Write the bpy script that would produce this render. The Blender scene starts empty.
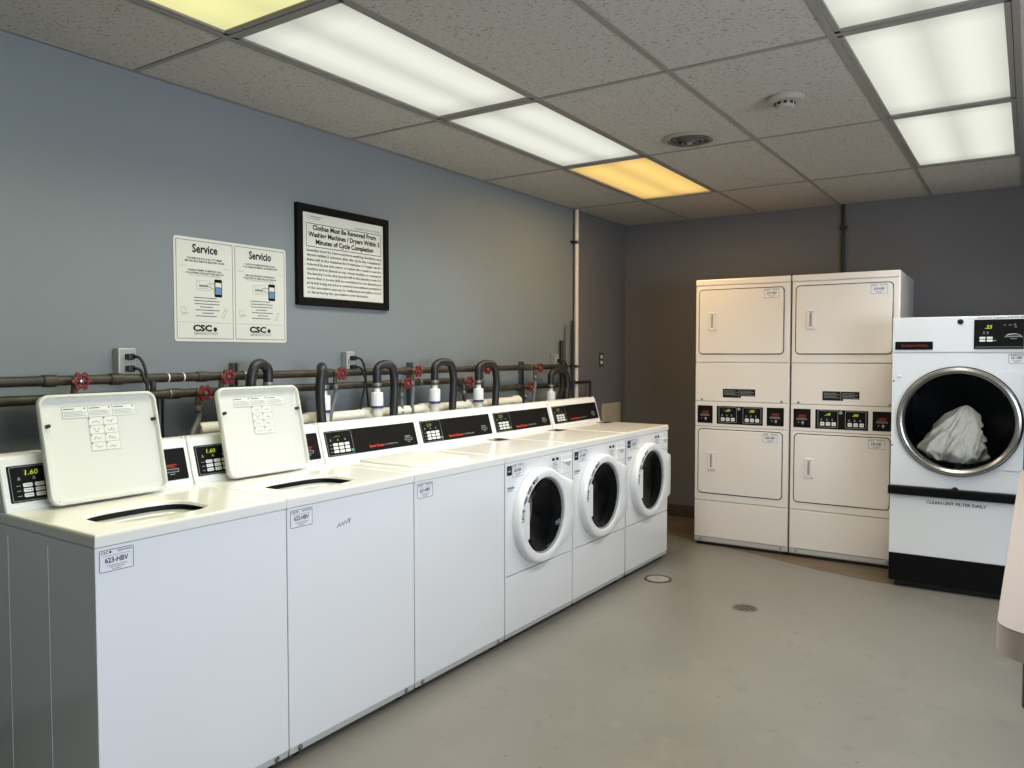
import bpy, bmesh, math, random
from mathutils import Vector, Matrix, noise
random.seed(7)
PI = math.pi
SC = bpy.context.scene
COL = SC.collection
RR = math.radians(0.4355)      # the room is turned this much from the row of washers
DR = math.radians(1.6111)      # and the dryers this much

# ------------------------------------------------------------------ materials
def lin(c):
    return tuple(((v / 255) / 12.92 if v / 255 <= .04045 else ((v / 255 + .055) / 1.055) ** 2.4) for v in c)
MATS = {}
def mat(name, rgb, rough=.5, metal=0, spec=.5, coat=0, emit=0, build=None):
    m = bpy.data.materials.new(name); m.use_nodes = True
    nt = m.node_tree; b = nt.nodes['Principled BSDF']
    c = lin(rgb)
    b.inputs['Base Color'].default_value = (*c, 1)
    b.inputs['Roughness'].default_value = rough
    b.inputs['Metallic'].default_value = metal
    b.inputs['Specular IOR Level'].default_value = spec
    b.inputs['Coat Weight'].default_value = coat
    b.inputs['Coat Roughness'].default_value = .08
    if emit:
        b.inputs['Emission Color'].default_value = (*c, 1); b.inputs['Emission Strength'].default_value = emit
    if build: build(nt, b, c)
    m.diffuse_color = (*c, 1)
    MATS[name] = m
    return m
def N(nt, t, **kw):
    n = nt.nodes.new(t)
    for k, v in kw.items():
        if k in n.inputs.keys(): n.inputs[k].default_value = v
        else: setattr(n, k, v)
    return n
def mixcol(nt, fac, a, b):
    n = nt.nodes.new('ShaderNodeMix'); n.data_type = 'RGBA'
    for s, v in ((n.inputs[0], fac), (n.inputs[6], a), (n.inputs[7], b)):
        if hasattr(v, 'default_value') or hasattr(v, 'links'): nt.links.new(v, s)
        else: s.default_value = v
    return n.outputs[2]
def c4(rgb): return (*lin(rgb), 1)
def ramp(nt, src, p0, p1):
    n = nt.nodes.new('ShaderNodeMapRange'); n.inputs[1].default_value = p0; n.inputs[2].default_value = p1
    nt.links.new(src, n.inputs[0]); return n.outputs[0]
def objco(nt): return nt.nodes.new('ShaderNodeTexCoord').outputs['Object']
def bump(nt, b, h, strength, dist):
    n = nt.nodes.new('ShaderNodeBump'); n.inputs['Strength'].default_value = strength; n.inputs['Distance'].default_value = dist
    nt.links.new(h, n.inputs['Height']); nt.links.new(n.outputs[0], b.inputs['Normal'])

def enamel(nt, b, c):
    co = objco(nt)
    t = N(nt, 'ShaderNodeTexNoise', Scale=1.7, Detail=2.0); nt.links.new(co, t.inputs['Vector'])
    f = ramp(nt, t.outputs[0], .35, .7)
    nt.links.new(mixcol(nt, f, (*[v * .975 for v in c], 1), (*c, 1)), b.inputs['Base Color'])
    t2 = N(nt, 'ShaderNodeTexNoise', Scale=60.0, Detail=1.0); nt.links.new(co, t2.inputs['Vector'])
    bump(nt, b, t2.outputs[0], .03, .002)
def wallpaint(nt, b, c):
    co = objco(nt)
    t = N(nt, 'ShaderNodeTexNoise', Scale=90.0, Detail=3.0); nt.links.new(co, t.inputs['Vector'])
    bump(nt, b, t.outputs[0], .12, .003)
    t2 = N(nt, 'ShaderNodeTexNoise', Scale=.9, Detail=3.0); nt.links.new(co, t2.inputs['Vector'])
    nt.links.new(mixcol(nt, ramp(nt, t2.outputs[0], .3, .7), (*[v * .94 for v in c], 1), (*[v * 1.04 for v in c], 1)), b.inputs['Base Color'])
def tile(nt, b, c):
    co = objco(nt)
    t = N(nt, 'ShaderNodeTexNoise', Scale=95.0, Detail=2.0, Roughness=.6); nt.links.new(co, t.inputs['Vector'])
    f = ramp(nt, t.outputs[0], .60, .66)
    v = N(nt, 'ShaderNodeTexNoise', Scale=230.0, Detail=1.0); nt.links.new(co, v.inputs['Vector'])
    f2 = ramp(nt, v.outputs[0], .58, .72)
    base = mixcol(nt, f2, (*c, 1), (*[x * .72 for x in c], 1))
    nt.links.new(mixcol(nt, f, base, (*[x * .45 for x in c], 1)), b.inputs['Base Color'])
    bump(nt, b, f, -.5, .004)
def concrete(nt, b, c):
    co = objco(nt)
    t = N(nt, 'ShaderNodeTexNoise', Scale=1.1, Detail=5.0, Roughness=.6); nt.links.new(co, t.inputs['Vector'])
    base = mixcol(nt, ramp(nt, t.outputs[0], .3, .72), (*[x * .88 for x in c], 1), (*[x * 1.08 for x in c], 1))
    t2 = N(nt, 'ShaderNodeTexNoise', Scale=9.0, Detail=4.0); nt.links.new(co, t2.inputs['Vector'])
    base = mixcol(nt, ramp(nt, t2.outputs[0], .60, .74), base, (*[x * .82 for x in c], 1))
    s3 = N(nt, 'ShaderNodeTexNoise', Scale=3.1, Detail=6.0, Roughness=.65); nt.links.new(co, s3.inputs['Vector'])
    base = mixcol(nt, ramp(nt, s3.outputs[0], .56, .70), base, (*[x * 1.08 for x in c], 1))
    # dark specks and scuffs
    v = N(nt, 'ShaderNodeTexNoise', Scale=34.0, Detail=2.0); nt.links.new(co, v.inputs['Vector'])
    base = mixcol(nt, ramp(nt, v.outputs[0], .71, .75), base, c4((84, 78, 70)))
    nt.links.new(base, b.inputs['Base Color'])
    nt.links.new(ramp(nt, t.outputs[0], -.6, 2.2), b.inputs['Roughness'])
    bump(nt, b, t2.outputs[0], .05, .004)
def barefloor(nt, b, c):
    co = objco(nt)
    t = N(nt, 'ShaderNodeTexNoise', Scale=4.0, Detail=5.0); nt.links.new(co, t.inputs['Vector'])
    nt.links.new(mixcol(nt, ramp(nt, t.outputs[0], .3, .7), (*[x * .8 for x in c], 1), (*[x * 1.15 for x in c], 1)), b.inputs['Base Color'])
def pipeiron(nt, b, c):
    co = objco(nt)
    t = N(nt, 'ShaderNodeTexNoise', Scale=14.0, Detail=4.0); nt.links.new(co, t.inputs['Vector'])
    nt.links.new(mixcol(nt, ramp(nt, t.outputs[0], .4, .66), (*c, 1), c4((68, 61, 50))), b.inputs['Base Color'])
def laundry(nt, b, c):
    b.inputs['Sheen Weight'].default_value = .3
    co = objco(nt)
    t = N(nt, 'ShaderNodeTexNoise', Scale=220.0); nt.links.new(co, t.inputs['Vector'])
    bump(nt, b, t.outputs[0], .15, .002)
def glassy(tint, refl):
    def f(nt, b, c):
        out = nt.nodes['Material Output']
        tr = N(nt, 'ShaderNodeBsdfTransparent', Color=(*[tint] * 3, 1)); gl = N(nt, 'ShaderNodeBsdfGlossy', Roughness=.04)
        fr = N(nt, 'ShaderNodeFresnel', IOR=refl); mx = nt.nodes.new('ShaderNodeMixShader')
        nt.links.new(fr.outputs[0], mx.inputs[0]); nt.links.new(tr.outputs[0], mx.inputs[1]); nt.links.new(gl.outputs[0], mx.inputs[2])
        nt.links.new(mx.outputs[0], out.inputs[0])
    return f
def diffuser(col, strength, tubes):
    # two fluorescent tubes glowing through a milky panel: the panel gives off light, brighter along the tubes
    def f(nt, b, c):
        co = objco(nt); sx = N(nt, 'ShaderNodeSeparateXYZ'); nt.links.new(co, sx.inputs[0])
        ab = N(nt, 'ShaderNodeMath', operation='ABSOLUTE'); nt.links.new(sx.outputs[0], ab.inputs[0])
        d = N(nt, 'ShaderNodeMath', operation='SUBTRACT'); d.inputs[1].default_value = .125; nt.links.new(ab.outputs[0], d.inputs[0])
        a2 = N(nt, 'ShaderNodeMath', operation='ABSOLUTE'); nt.links.new(d.outputs[0], a2.inputs[0])
        mr = nt.nodes.new('ShaderNodeMapRange'); mr.interpolation_type = 'SMOOTHSTEP'
        mr.inputs[1].default_value = 0; mr.inputs[2].default_value = .16; mr.inputs[3].default_value = 1.0; mr.inputs[4].default_value = tubes
        nt.links.new(a2.outputs[0], mr.inputs[0])
        ay = N(nt, 'ShaderNodeMath', operation='ABSOLUTE'); nt.links.new(sx.outputs[1], ay.inputs[0])
        m2 = nt.nodes.new('ShaderNodeMapRange'); m2.interpolation_type = 'SMOOTHSTEP'
        m2.inputs[1].default_value = .40; m2.inputs[2].default_value = .60; m2.inputs[3].default_value = 1.0; m2.inputs[4].default_value = tubes
        nt.links.new(ay.outputs[0], m2.inputs[0])
        mu = N(nt, 'ShaderNodeMath', operation='MULTIPLY'); nt.links.new(mr.outputs[0], mu.inputs[0]); nt.links.new(m2.outputs[0], mu.inputs[1])
        m3 = N(nt, 'ShaderNodeMath', operation='MULTIPLY'); m3.inputs[1].default_value = strength; nt.links.new(mu.outputs[0], m3.inputs[0])
        b.inputs['Emission Color'].default_value = (*lin(col), 1)
        nt.links.new(m3.outputs[0], b.inputs['Emission Strength'])
        b.inputs['Base Color'].default_value = (.12, .12, .12, 1)
    return f

mat('white_enamel', (227, 228, 231), .22, 0, .5, .5, build=enamel)
mat('deck_enamel', (229, 228, 222), .16, 0, .4, .15, build=enamel)
mat('lid_enamel', (206, 207, 201), .40, 0, .35, 0, build=enamel)
mat('almond_enamel', (226, 220, 214), .28, 0, .5, .3, build=enamel)
mat('cool_enamel', (224, 227, 232), .26, 0, .5, .3, build=enamel)
mat('white_plastic', (226, 228, 228), .35)
mat('grey_light', (176, 176, 174), .4)
mat('grey_plastic', (150, 152, 154), .45)
mat('seal_grey', (140, 141, 142), .5)
mat('gasket_and_gap_shade', (26, 27, 28), .55)
mat('black_plastic', (14, 15, 16), .4)
mat('black_gloss', (12, 13, 14), .25)
mat('base_black', (7, 7, 8), .55, spec=.15)
mat('black_rubber', (22, 22, 23), .45)
mat('panel_black', (17, 17, 17), .6, spec=.12)
mat('red_dark', (150, 56, 48), .6, spec=.1)
mat('frame_black', (10, 10, 10), .6, spec=.1)
mat('ink', (30, 31, 34), .7, spec=.1)
mat('ink_soft', (84, 86, 88), .7, spec=.1)
mat('ink_grey', (120, 122, 124), .7, spec=.1)
mat('ink_blue', (50, 52, 66), .7, spec=.1)
mat('paper', (200, 200, 190), .55, spec=.3)
mat('lid_sticker', (212, 213, 207), .5)
mat('sticker', (222, 222, 226), .45)
mat('red_print', (196, 62, 44), .6)
mat('grey_print', (150, 152, 152), .6)
mat('key_white', (226, 228, 226), .5)
mat('key_green', (60, 150, 128), .5)
mat('led', (168, 190, 52), .5, emit=.4)
mat('led_dim', (110, 125, 40), .5, emit=.3)
mat('phone_blue', (96, 128, 160), .4)
mat('steel', (168, 170, 172), .28, 1)
mat('basket', (196, 198, 196), .35, .3)
mat('chrome', (158, 157, 153), .27, 1)
mat('strut_grey', (92, 94, 95), .5, .4)
mat('zinc', (128, 130, 130), .45, .8)
mat('drum_dark', (30, 32, 38), .4, .6)
mat('drum_black', (7, 7, 8), .35, .3)
mat('door_glass', (10, 10, 12), .05, build=glassy(.80, 1.35))
mat('washer_glass', (10, 10, 12), .05, build=glassy(.62, 1.22))
mat('dryer_glass', (10, 10, 12), .05, build=glassy(.93, 1.22))
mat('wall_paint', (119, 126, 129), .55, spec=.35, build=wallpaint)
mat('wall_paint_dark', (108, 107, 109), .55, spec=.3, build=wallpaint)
mat('ceiling_tile', (176, 172, 165), .9, spec=.1, build=tile)
mat('tbar', (126, 123, 116), .5)
mat('floor_paint', (117, 114, 108), .38, spec=.4, build=concrete)
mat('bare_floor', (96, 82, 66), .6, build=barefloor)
mat('base_dark', (70, 62, 54), .6)
mat('pipe_iron', (45, 42, 36), .5, .3, build=pipeiron)
mat('pipe_dark', (40, 38, 36), .5, .2)
mat('valve_red', (106, 22, 26), .5)
mat('brass', (96, 86, 66), .5, .5)
mat('hose_grey', (96, 98, 98), .5)
mat('pvc', (226, 222, 206), .35)
mat('primer_purple', (62, 52, 110), .5)
mat('conduit', (210, 204, 192), .5)
mat('access_beige', (186, 172, 146), .6)
mat('cover_brown', (62, 56, 52), .5)
mat('cover_grey', (140, 134, 124), .5)
mat('drain_rim', (112, 106, 95), .5, .4)
mat('drain_hole', (14, 13, 12), .8)
mat('table_top', (156, 144, 138), .5)
mat('table_side', (206, 189, 180), .6)
mat('leg_grey', (110, 108, 106), .5, .5)
mat('linen', (226, 224, 214), .8, build=laundry)
mat('vent_dark', (22, 21, 20), .8)
mat('vent_metal', (144, 140, 132), .5)
mat('vent_ring', (84, 80, 74), .6)
mat('plate_metal', (158, 160, 158), .4, .3)
mat('detector', (152, 148, 139), .5)
mat('window_frame', (220, 220, 218), .5)
mat('window_glass', (255, 255, 255), .0, build=glassy(.96, 1.1))
mat('diffuser_white', (240, 240, 234), .5, build=diffuser((247, 249, 234), .86, .72))
mat('diffuser_pale_yellow', (250, 245, 170), .5, build=diffuser((252, 247, 170), .93, .88))
mat('diffuser_amber', (250, 200, 100), .5, build=diffuser((255, 212, 118), 1.02, .74))

# ------------------------------------------------------------------ mesh builder
class MB:
    def __init__(s): s.v = []; s.f = []; s.m = []; s.sm = []; s.mats = []
    def mi(s, n):
        if n not in s.mats: s.mats.append(n)
        return s.mats.index(n)
    def add(s, vs, fs, m, smooth=False, xf=None):
        o = len(s.v); k = s.mi(m)
        for p in vs:
            p = Vector(p); s.v.append(xf @ p if xf is not None else p)
        for f in fs:
            s.f.append([o + i for i in f]); s.m.append(k); s.sm.append(smooth)
        return s
    def bm(s, b, m, smooth=False, xf=None):
        b.verts.index_update()
        s.add([v.co.copy() for v in b.verts], [[v.index for v in f.verts] for f in b.faces], m, smooth, xf); b.free(); return s
    def box(s, x0, x1, y0, y1, z0, z1, m, bev=0, seg=2, xf=None):
        b = bmesh.new(); bmesh.ops.create_cube(b, size=1)
        for v in b.verts: v.co = Vector(((x0 + x1) / 2 + v.co.x * (x1 - x0), (y0 + y1) / 2 + v.co.y * (y1 - y0), (z0 + z1) / 2 + v.co.z * (z1 - z0)))
        if bev: bmesh.ops.bevel(b, geom=b.edges[:], offset=bev, segments=seg, profile=.5, affect='EDGES', clamp_overlap=True)
        return s.bm(b, m, False, xf)
    def prism(s, loop, h0, h1, m, fr, bev=0, smooth=False):
        """closed 2-D loop (a, b) pushed from height h0 to h1; fr maps (a, b, h) to 3-D; bev rounds the h1 rim"""
        n = len(loop); rings = [(0, h0)]
        if bev:
            for k in range(4): rings.append((bev * (1 - math.cos(k / 3 * PI / 2)), h1 - bev + bev * math.sin(k / 3 * PI / 2)))
        else: rings.append((0, h1))
        vs = []
        for off, h in rings:
            for p in inset(loop, off) if off else loop: vs.append(fr(p[0], p[1], h))
        fs = []
        for r in range(len(rings) - 1):
            for i in range(n):
                j = (i + 1) % n; fs.append([r * n + i, r * n + j, (r + 1) * n + j, (r + 1) * n + i])
        fs.append([(len(rings) - 1) * n + i for i in range(n)]); fs.append([i for i in reversed(range(n))])
        return s.add(vs, fs, m, smooth)
    def flat(s, loop, h, m, fr):
        return s.add([fr(p[0], p[1], h) for p in loop], [list(range(len(loop)))], m)
    def rect(s, a0, a1, b0, b1, h, m, fr): return s.flat([(a0, b0), (a1, b0), (a1, b1), (a0, b1)], h, m, fr)
    def outline(s, loop, w, h, m, fr):
        n = len(loop); q = inset(loop, w)
        return s.add([fr(p[0], p[1], h) for p in loop + q], [[i, (i + 1) % n, n + (i + 1) % n, n + i] for i in range(n)], m)
    def lathe(s, prof, m, fr, seg=48, a0=0, a1=2 * PI, smooth=True):
        """prof = (radius, height) list turned about the origin of frame fr"""
        full = abs(a1 - a0 - 2 * PI) < 1e-6; n = seg if full else seg + 1; vs = []
        for r, h in prof:
            for i in range(n):
                t = a0 + (a1 - a0) * i / seg; vs.append(fr(r * math.cos(t), r * math.sin(t), h))
        fs = []
        for k in range(len(prof) - 1):
            for i in range(seg):
                j = (i + 1) % n; fs.append([k * n + i, k * n + j, (k + 1) * n + j, (k + 1) * n + i])
        return s.add(vs, fs, m, smooth)
    def disc(s, r, h, m, fr, seg=48, a=0, b=0):
        return s.flat([(a + r * math.cos(2 * PI * i / seg), b + r * math.sin(2 * PI * i / seg)) for i in range(seg)], h, m, fr)
    def tube(s, pts, r, m, seg=12, caps=True, smooth_path=0):
        P = [Vector(p) for p in pts]
        if smooth_path: P = catmull(P, smooth_path)
        rad = r if isinstance(r, (list, tuple)) else [r] * len(P)
        up = None; vs = []
        for i, p in enumerate(P):
            t = (P[min(i + 1, len(P) - 1)] - P[max(i - 1, 0)]).normalized()
            if up is None:
                up = Vector((0, 0, 1)) if abs(t.z) < .9 else Vector((0, 1, 0))
            up = (up - t * up.dot(t)).normalized(); sd = t.cross(up)
            for k in range(seg):
                a = 2 * PI * k / seg; vs.append(p + (up * math.cos(a) + sd * math.sin(a)) * rad[i])
        fs = []
        for i in range(len(P) - 1):
            for k in range(seg):
                j = (k + 1) % seg; fs.append([i * seg + k, i * seg + j, (i + 1) * seg + j, (i + 1) * seg + k])
        s.add(vs, fs, m, True)
        if caps:
            o = len(P) - 1
            s.add(vs[:seg], [list(reversed(range(seg)))], m); s.add(vs[o * seg:], [list(range(seg))], m)
        return s
    def plate_hole(s, a0, a1, b0, b1, hole, h, m, fr):
        """flat plate with a hole: joins the rectangle to the hole loop"""
        n = len(hole); ca = sum(p[0] for p in hole) / n; cb = sum(p[1] for p in hole) / n; out = []
        for p in hole:
            da, db = p[0] - ca, p[1] - cb; t = 1e9
            if abs(da) > 1e-9: t = min(t, ((a1 if da > 0 else a0) - ca) / da)
            if abs(db) > 1e-9: t = min(t, ((b1 if db > 0 else b0) - cb) / db)
            out.append([ca + da * t, cb + db * t])
        for c in ((a0, b0), (a1, b0), (a1, b1), (a0, b1)):
            k = min(range(n), key=lambda i: (out[i][0] - c[0]) ** 2 + (out[i][1] - c[1]) ** 2); out[k] = list(c)
        return s.add([fr(p[0], p[1], h) for p in list(hole) + out], [[i, (i + 1) % n, n + (i + 1) % n, n + i] for i in range(n)], m)
    def text(s, txt, a, b, h, m, fr, size=None, width=None, align='C', bold=0, res=2, shear=0, hgt=None):
        """lettering lying in frame fr: (a, b) is the baseline anchor, size the letter height, width squeezes to fit"""
        vs, fs, w, th = glyphs(txt, res, bold, shear)
        k = size / .72; kx = k
        if width: kx = width / w
        dx = {'C': -w / 2, 'L': 0, 'R': -w}[align]
        return s.add([fr(a + (p[0] + dx) * kx, b + p[1] * k, h) for p in vs], fs, m)
    def obj(s, name, parent=None, sharp=35):
        me = bpy.data.meshes.new(name)
        me.from_pydata([tuple(v) for v in s.v], [], s.f)
        for n in s.mats: me.materials.append(MATS[n])
        me.polygons.foreach_set('material_index', s.m)
        me.polygons.foreach_set('use_smooth', s.sm)
        me.update()
        b = bmesh.new(); b.from_mesh(me); bmesh.ops.remove_doubles(b, verts=b.verts[:], dist=1e-5)
        for e in b.edges:
            if len(e.link_faces) == 2 and e.calc_face_angle(0) > math.radians(sharp): e.smooth = False
        b.to_mesh(me); b.free()
        o = bpy.data.objects.new(name, me); COL.objects.link(o)
        if parent is not None: o.parent = parent
        return o
GL = {}
def glyphs(txt, res, bold, shear):
    key = (txt, res, bold, shear)
    if key not in GL:
        cu = bpy.data.curves.new('t', 'FONT'); cu.body = txt; cu.resolution_u = res; cu.offset = bold; cu.shear = shear
        o = bpy.data.objects.new('t', cu); COL.objects.link(o); bpy.context.view_layer.update()
        ev = o.evaluated_get(bpy.context.evaluated_depsgraph_get()); me = ev.to_mesh()
        vs = [(v.co.x, v.co.y) for v in me.vertices]; fs = [list(p.vertices) for p in me.polygons]
        ev.to_mesh_clear(); bpy.data.objects.remove(o); bpy.data.curves.remove(cu)
        x0 = min(v[0] for v in vs); w = max(v[0] for v in vs) - x0
        GL[key] = ([(v[0] - x0, v[1]) for v in vs], fs, w, max(v[1] for v in vs))
    return GL[key]
def catmull(P, n):
    out = []
    for i in range(len(P) - 1):
        p0, p1, p2, p3 = P[max(i - 1, 0)], P[i], P[i + 1], P[min(i + 2, len(P) - 1)]
        for k in range(n):
            t = k / n
            out.append(.5 * ((2 * p1) + (p2 - p0) * t + (2 * p0 - 5 * p1 + 4 * p2 - p3) * t * t + (3 * p1 - p0 - 3 * p2 + p3) * t ** 3))
    out.append(P[-1]); return out
def inset(loop, d):
    n = len(loop); A = sum(loop[i][0] * loop[(i + 1) % n][1] - loop[(i + 1) % n][0] * loop[i][1] for i in range(n)); sg = 1 if A > 0 else -1; out = []
    for i in range(n):
        p, q, r = loop[i - 1], loop[i], loop[(i + 1) % n]
        e1 = Vector((q[0] - p[0], q[1] - p[1])); e2 = Vector((r[0] - q[0], r[1] - q[1]))
        if e1.length < 1e-9: e1 = e2
        if e2.length < 1e-9: e2 = e1
        n1 = Vector((-e1.y, e1.x)).normalized() * sg; n2 = Vector((-e2.y, e2.x)).normalized() * sg
        m = n1 + n2
        if m.length < 1e-6: m = n1
        m.normalize(); k = d / max(.35, m.dot(n1)); out.append((q[0] + m.x * k, q[1] + m.y * k))
    return out
def rrect(a0, a1, b0, b1, r, seg=5):
    out = []
    for ca, cb, st in ((a1 - r, b0 + r, -PI / 2), (a1 - r, b1 - r, 0), (a0 + r, b1 - r, PI / 2), (a0 + r, b0 + r, PI)):
        for k in range(seg + 1):
            t = st + PI / 2 * k / seg; out.append((ca + r * math.cos(t), cb + r * math.sin(t)))
    return out
def circ(a, b, r, seg=48, r2=None): return [(a + r * math.cos(2 * PI * i / seg), b + (r2 or r) * math.sin(2 * PI * i / seg)) for i in range(seg)]
def frame(O, A, B, H):
    O, A, B, H = Vector(O), Vector(A), Vector(B), Vector(H)
    return lambda a, b, h: O + A * a + B * b + H * h
X, Y, Z = (1, 0, 0), (0, 1, 0), (0, 0, 1)
WF = frame((0, 0, 0), Y, Z, X)                 # faces the room from the washers: a along the row, b up, h out
DF = frame((0, 0, 0), X, Z, (0, -1, 0))        # faces the room from the dryers
UPF = frame((0, 0, 0), X, Y, Z)
def rz(p, a): return Vector((p[0] * math.cos(a) - p[1] * math.sin(a), p[0] * math.sin(a) + p[1] * math.cos(a), p[2]))
def tag(o, label, cat, group=None):
    o['label'] = label; o['category'] = cat
    if group: o['group'] = group
    return o
def thing(name, label, cat, loc=(0, 0, 0), rot=0, group=None):
    o = bpy.data.objects.new(name, None); COL.objects.link(o); o.empty_display_size = .1
    o.location = rz(loc, rot); o.rotation_euler = (0, 0, rot)
    return tag(o, label, cat, group)
def struct(name, mb, parent=None, rot=RR):
    o = mb.obj(name, parent)
    if parent is None: o.rotation_euler = (0, 0, rot)
    o['kind'] = 'structure'; return o

# ------------------------------------------------------------------ the room (room frame, turned by RR)
XW, YB, ZC = -.948, 5.351, 2.596
XE, YF = 4.35, -2.7
mb = MB(); mb.box(XW - .2, XE + .2, YF - .2, YB + .2, -.12, 0, 'floor_paint')
fl = struct('floor', mb)
mb = MB()
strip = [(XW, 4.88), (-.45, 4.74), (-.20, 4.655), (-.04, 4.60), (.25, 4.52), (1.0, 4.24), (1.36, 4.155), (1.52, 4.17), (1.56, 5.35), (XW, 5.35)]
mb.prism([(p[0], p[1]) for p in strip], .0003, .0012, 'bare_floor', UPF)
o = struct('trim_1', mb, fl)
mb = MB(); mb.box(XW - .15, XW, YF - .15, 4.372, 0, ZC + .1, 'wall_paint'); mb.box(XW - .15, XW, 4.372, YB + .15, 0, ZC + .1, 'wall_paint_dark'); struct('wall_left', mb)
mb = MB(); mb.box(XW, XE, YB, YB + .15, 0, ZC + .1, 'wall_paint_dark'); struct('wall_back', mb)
mb = MB(); mb.box(XW, XE, YF - .15, YF, 0, ZC + .1, 'wall_paint'); struct('wall_front', mb)
WY0, WY1, WZ0, WZ1 = -1.1, 1.9, .95, 2.2
mb = MB()
for a0, a1, b0, b1 in ((YF, WY0, 0, ZC + .1), (WY1, YB, 0, ZC + .1), (WY0, WY1, 0, WZ0), (WY0, WY1, WZ1, ZC + .1)):
    mb.box(XE, XE + .15, a0, a1, b0, b1, 'wall_paint')
struct('wall_right', mb)
mb = MB()
for a0, a1, b0, b1 in ((WY0, WY1, WZ0, WZ0 + .06), (WY0, WY1, WZ1 - .06, WZ1), (WY0, WY0 + .06, WZ0, WZ1), (WY1 - .06, WY1, WZ0, WZ1), (-.13, -.07, WZ0, WZ1), (.87, .93, WZ0, WZ1)):
    mb.box(XE + .02, XE + .09, a0, a1, b0, b1, 'window_frame', .004)
wn = struct('window_1', mb)
mb = MB(); mb.box(XE + .05, XE + .056, WY0 + .03, WY1 - .03, WZ0 + .03, WZ1 - .03, 'window_glass'); struct('window_pane', mb, wn)
mb = MB(); mb.box(XE - .04, XE + .1, WY0 - .05, WY1 + .05, WZ0 - .03, WZ0 + .001, 'window_frame', .006); struct('window_sill', mb, wn)
mb = MB(); mb.box(XW, XE, YB - .014, YB, .0015, .105, 'base_dark', .004); struct('baseboard_back', mb)
mb = MB(); mb.box(XW, XW + .014, YF, YB, .0015, .105, 'base_dark', .004); struct('baseboard_left', mb)

# ceiling: lay-in tiles on a grid of tee bars
GX = [-.3385, .2493, .8762, 1.508, 2.0696]
while GX[-1] + .61 < XE: GX.append(GX[-1] + .61)
GP = 1.217; GY1 = 1.9184
GYS = [GY1 + k * GP for k in range(-4, 3) if YF < GY1 + k * GP < YB]
def gy(k): return GY1 + (k - 1) * GP
LIGHTS = [(0, -1, 'pale_yellow'), (0, 0, 'white'), (0, 1, 'white'), (0, 2, 'amber'), (3, 0, 'white'), (3, 1, 'white'), (3, 2, 'white')]
lit = {(c, r) for c, r, k in LIGHTS}
mb = MB()
xs = [XW] + GX + [XE]; ys = [YF] + GYS + [YB]
for i in range(len(xs) - 1):
    for j in range(len(ys) - 1):
        cell_c = i - 1; cell_r = round((ys[j] - GY1) / GP) + 1 if 0 < j else -9
        if (cell_c, cell_r) in lit: continue
        mb.box(xs[i] + .008, xs[i + 1] - .008, ys[j] + .008, ys[j + 1] - .008, ZC - .001, ZC + .016, 'ceiling_tile')
mb.box(XW - .15, XE + .15, YF - .15, YB + .15, ZC + .13, ZC + .2, 'ceiling_tile')
ce = struct('ceiling', mb)
mb = MB(); W = .012
for x in GX: mb.box(x - W, x + W, YF, YB, ZC - .004, ZC + .03, 'tbar', .001, 1)
for y in GYS: mb.box(XW, XE, y - W, y + W, ZC - .0045, ZC + .03, 'tbar', .001, 1)
for a in ((XW, XW + .02, YF, YB), (XE - .02, XE, YF, YB), (XW, XE, YB - .02, YB), (XW, XE, YF, YF + .02)): mb.box(*a, ZC - .005, ZC + .02, 'tbar', .001, 1)
struct('ceiling_grid', mb, ce)

LDESC = {
 (0, -1): 'pale yellow glowing fluorescent ceiling panel at the top left edge of the photo',
 (0, 0): 'large white glowing ceiling panel between the pale yellow panel and a smaller-looking white one',
 (0, 1): 'white glowing ceiling panel directly in front of the amber one, on the left row',
 (0, 2): 'amber glowing ceiling panel nearest the back wall, deep yellow diffuser',
 (3, 0): 'white glowing ceiling panel cut off by the top right edge of the photo',
 (3, 1): 'white glowing ceiling panel in the middle of the right row, two tubes showing',
 (3, 2): 'white glowing ceiling panel over the dryers, last of the right row'}
LPOW = {'white': 14, 'pale_yellow': 9, 'amber': 18}
LCOL = {'white': (250, 250, 240), 'pale_yellow': (255, 248, 190), 'amber': (255, 212, 144)}
for c, r, kind in LIGHTS:
    x0, x1 = GX[c] + W, GX[c + 1] - W; y0, y1 = gy(r) + W, gy(r + 1) - W
    cx, cy = (x0 + x1) / 2, (y0 + y1) / 2; a, b = (x1 - x0) / 2, (y1 - y0) / 2
    t = thing('ceiling_light', LDESC[(c, r)], 'ceiling light', (cx, cy, ZC), RR, 'fluorescent panels in the ceiling grid')
    m = MB()
    for q in ((-a, a, -b, -b + .022), (-a, a, b - .022, b), (-a, -a + .022, -b, b), (a - .022, a, -b, b)): m.box(*q, -.002, .014, 'tbar', .002, 1)
    for q in ((-a, a, -b, -b + .01), (-a, a, b - .01, b), (-a, -a + .01, -b, b), (a - .01, a, -b, b)): m.box(*q, .010, .11, 'tbar')
    m.box(-a, a, -b, b, .105, .115, 'tbar'); m.obj('frame', t)
    m = MB(); m.box(-a + .02, a - .02, -b + .02, b - .02, .006, .010, 'diffuser_' + kind); m.obj('diffuser', t)
    L = bpy.data.lights.new('lamp', 'AREA'); L.shape = 'RECTANGLE'; L.size = 2 * a - .06; L.size_y = 2 * b - .06
    L.energy = LPOW[kind]; L.spread = PI if kind == 'amber' else 2.3; L.color = lin(LCOL[kind])
    lo = bpy.data.objects.new('fluorescent_lamp', L); COL.objects.link(lo); lo.parent = t; lo.location = (0, 0, .004)

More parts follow.
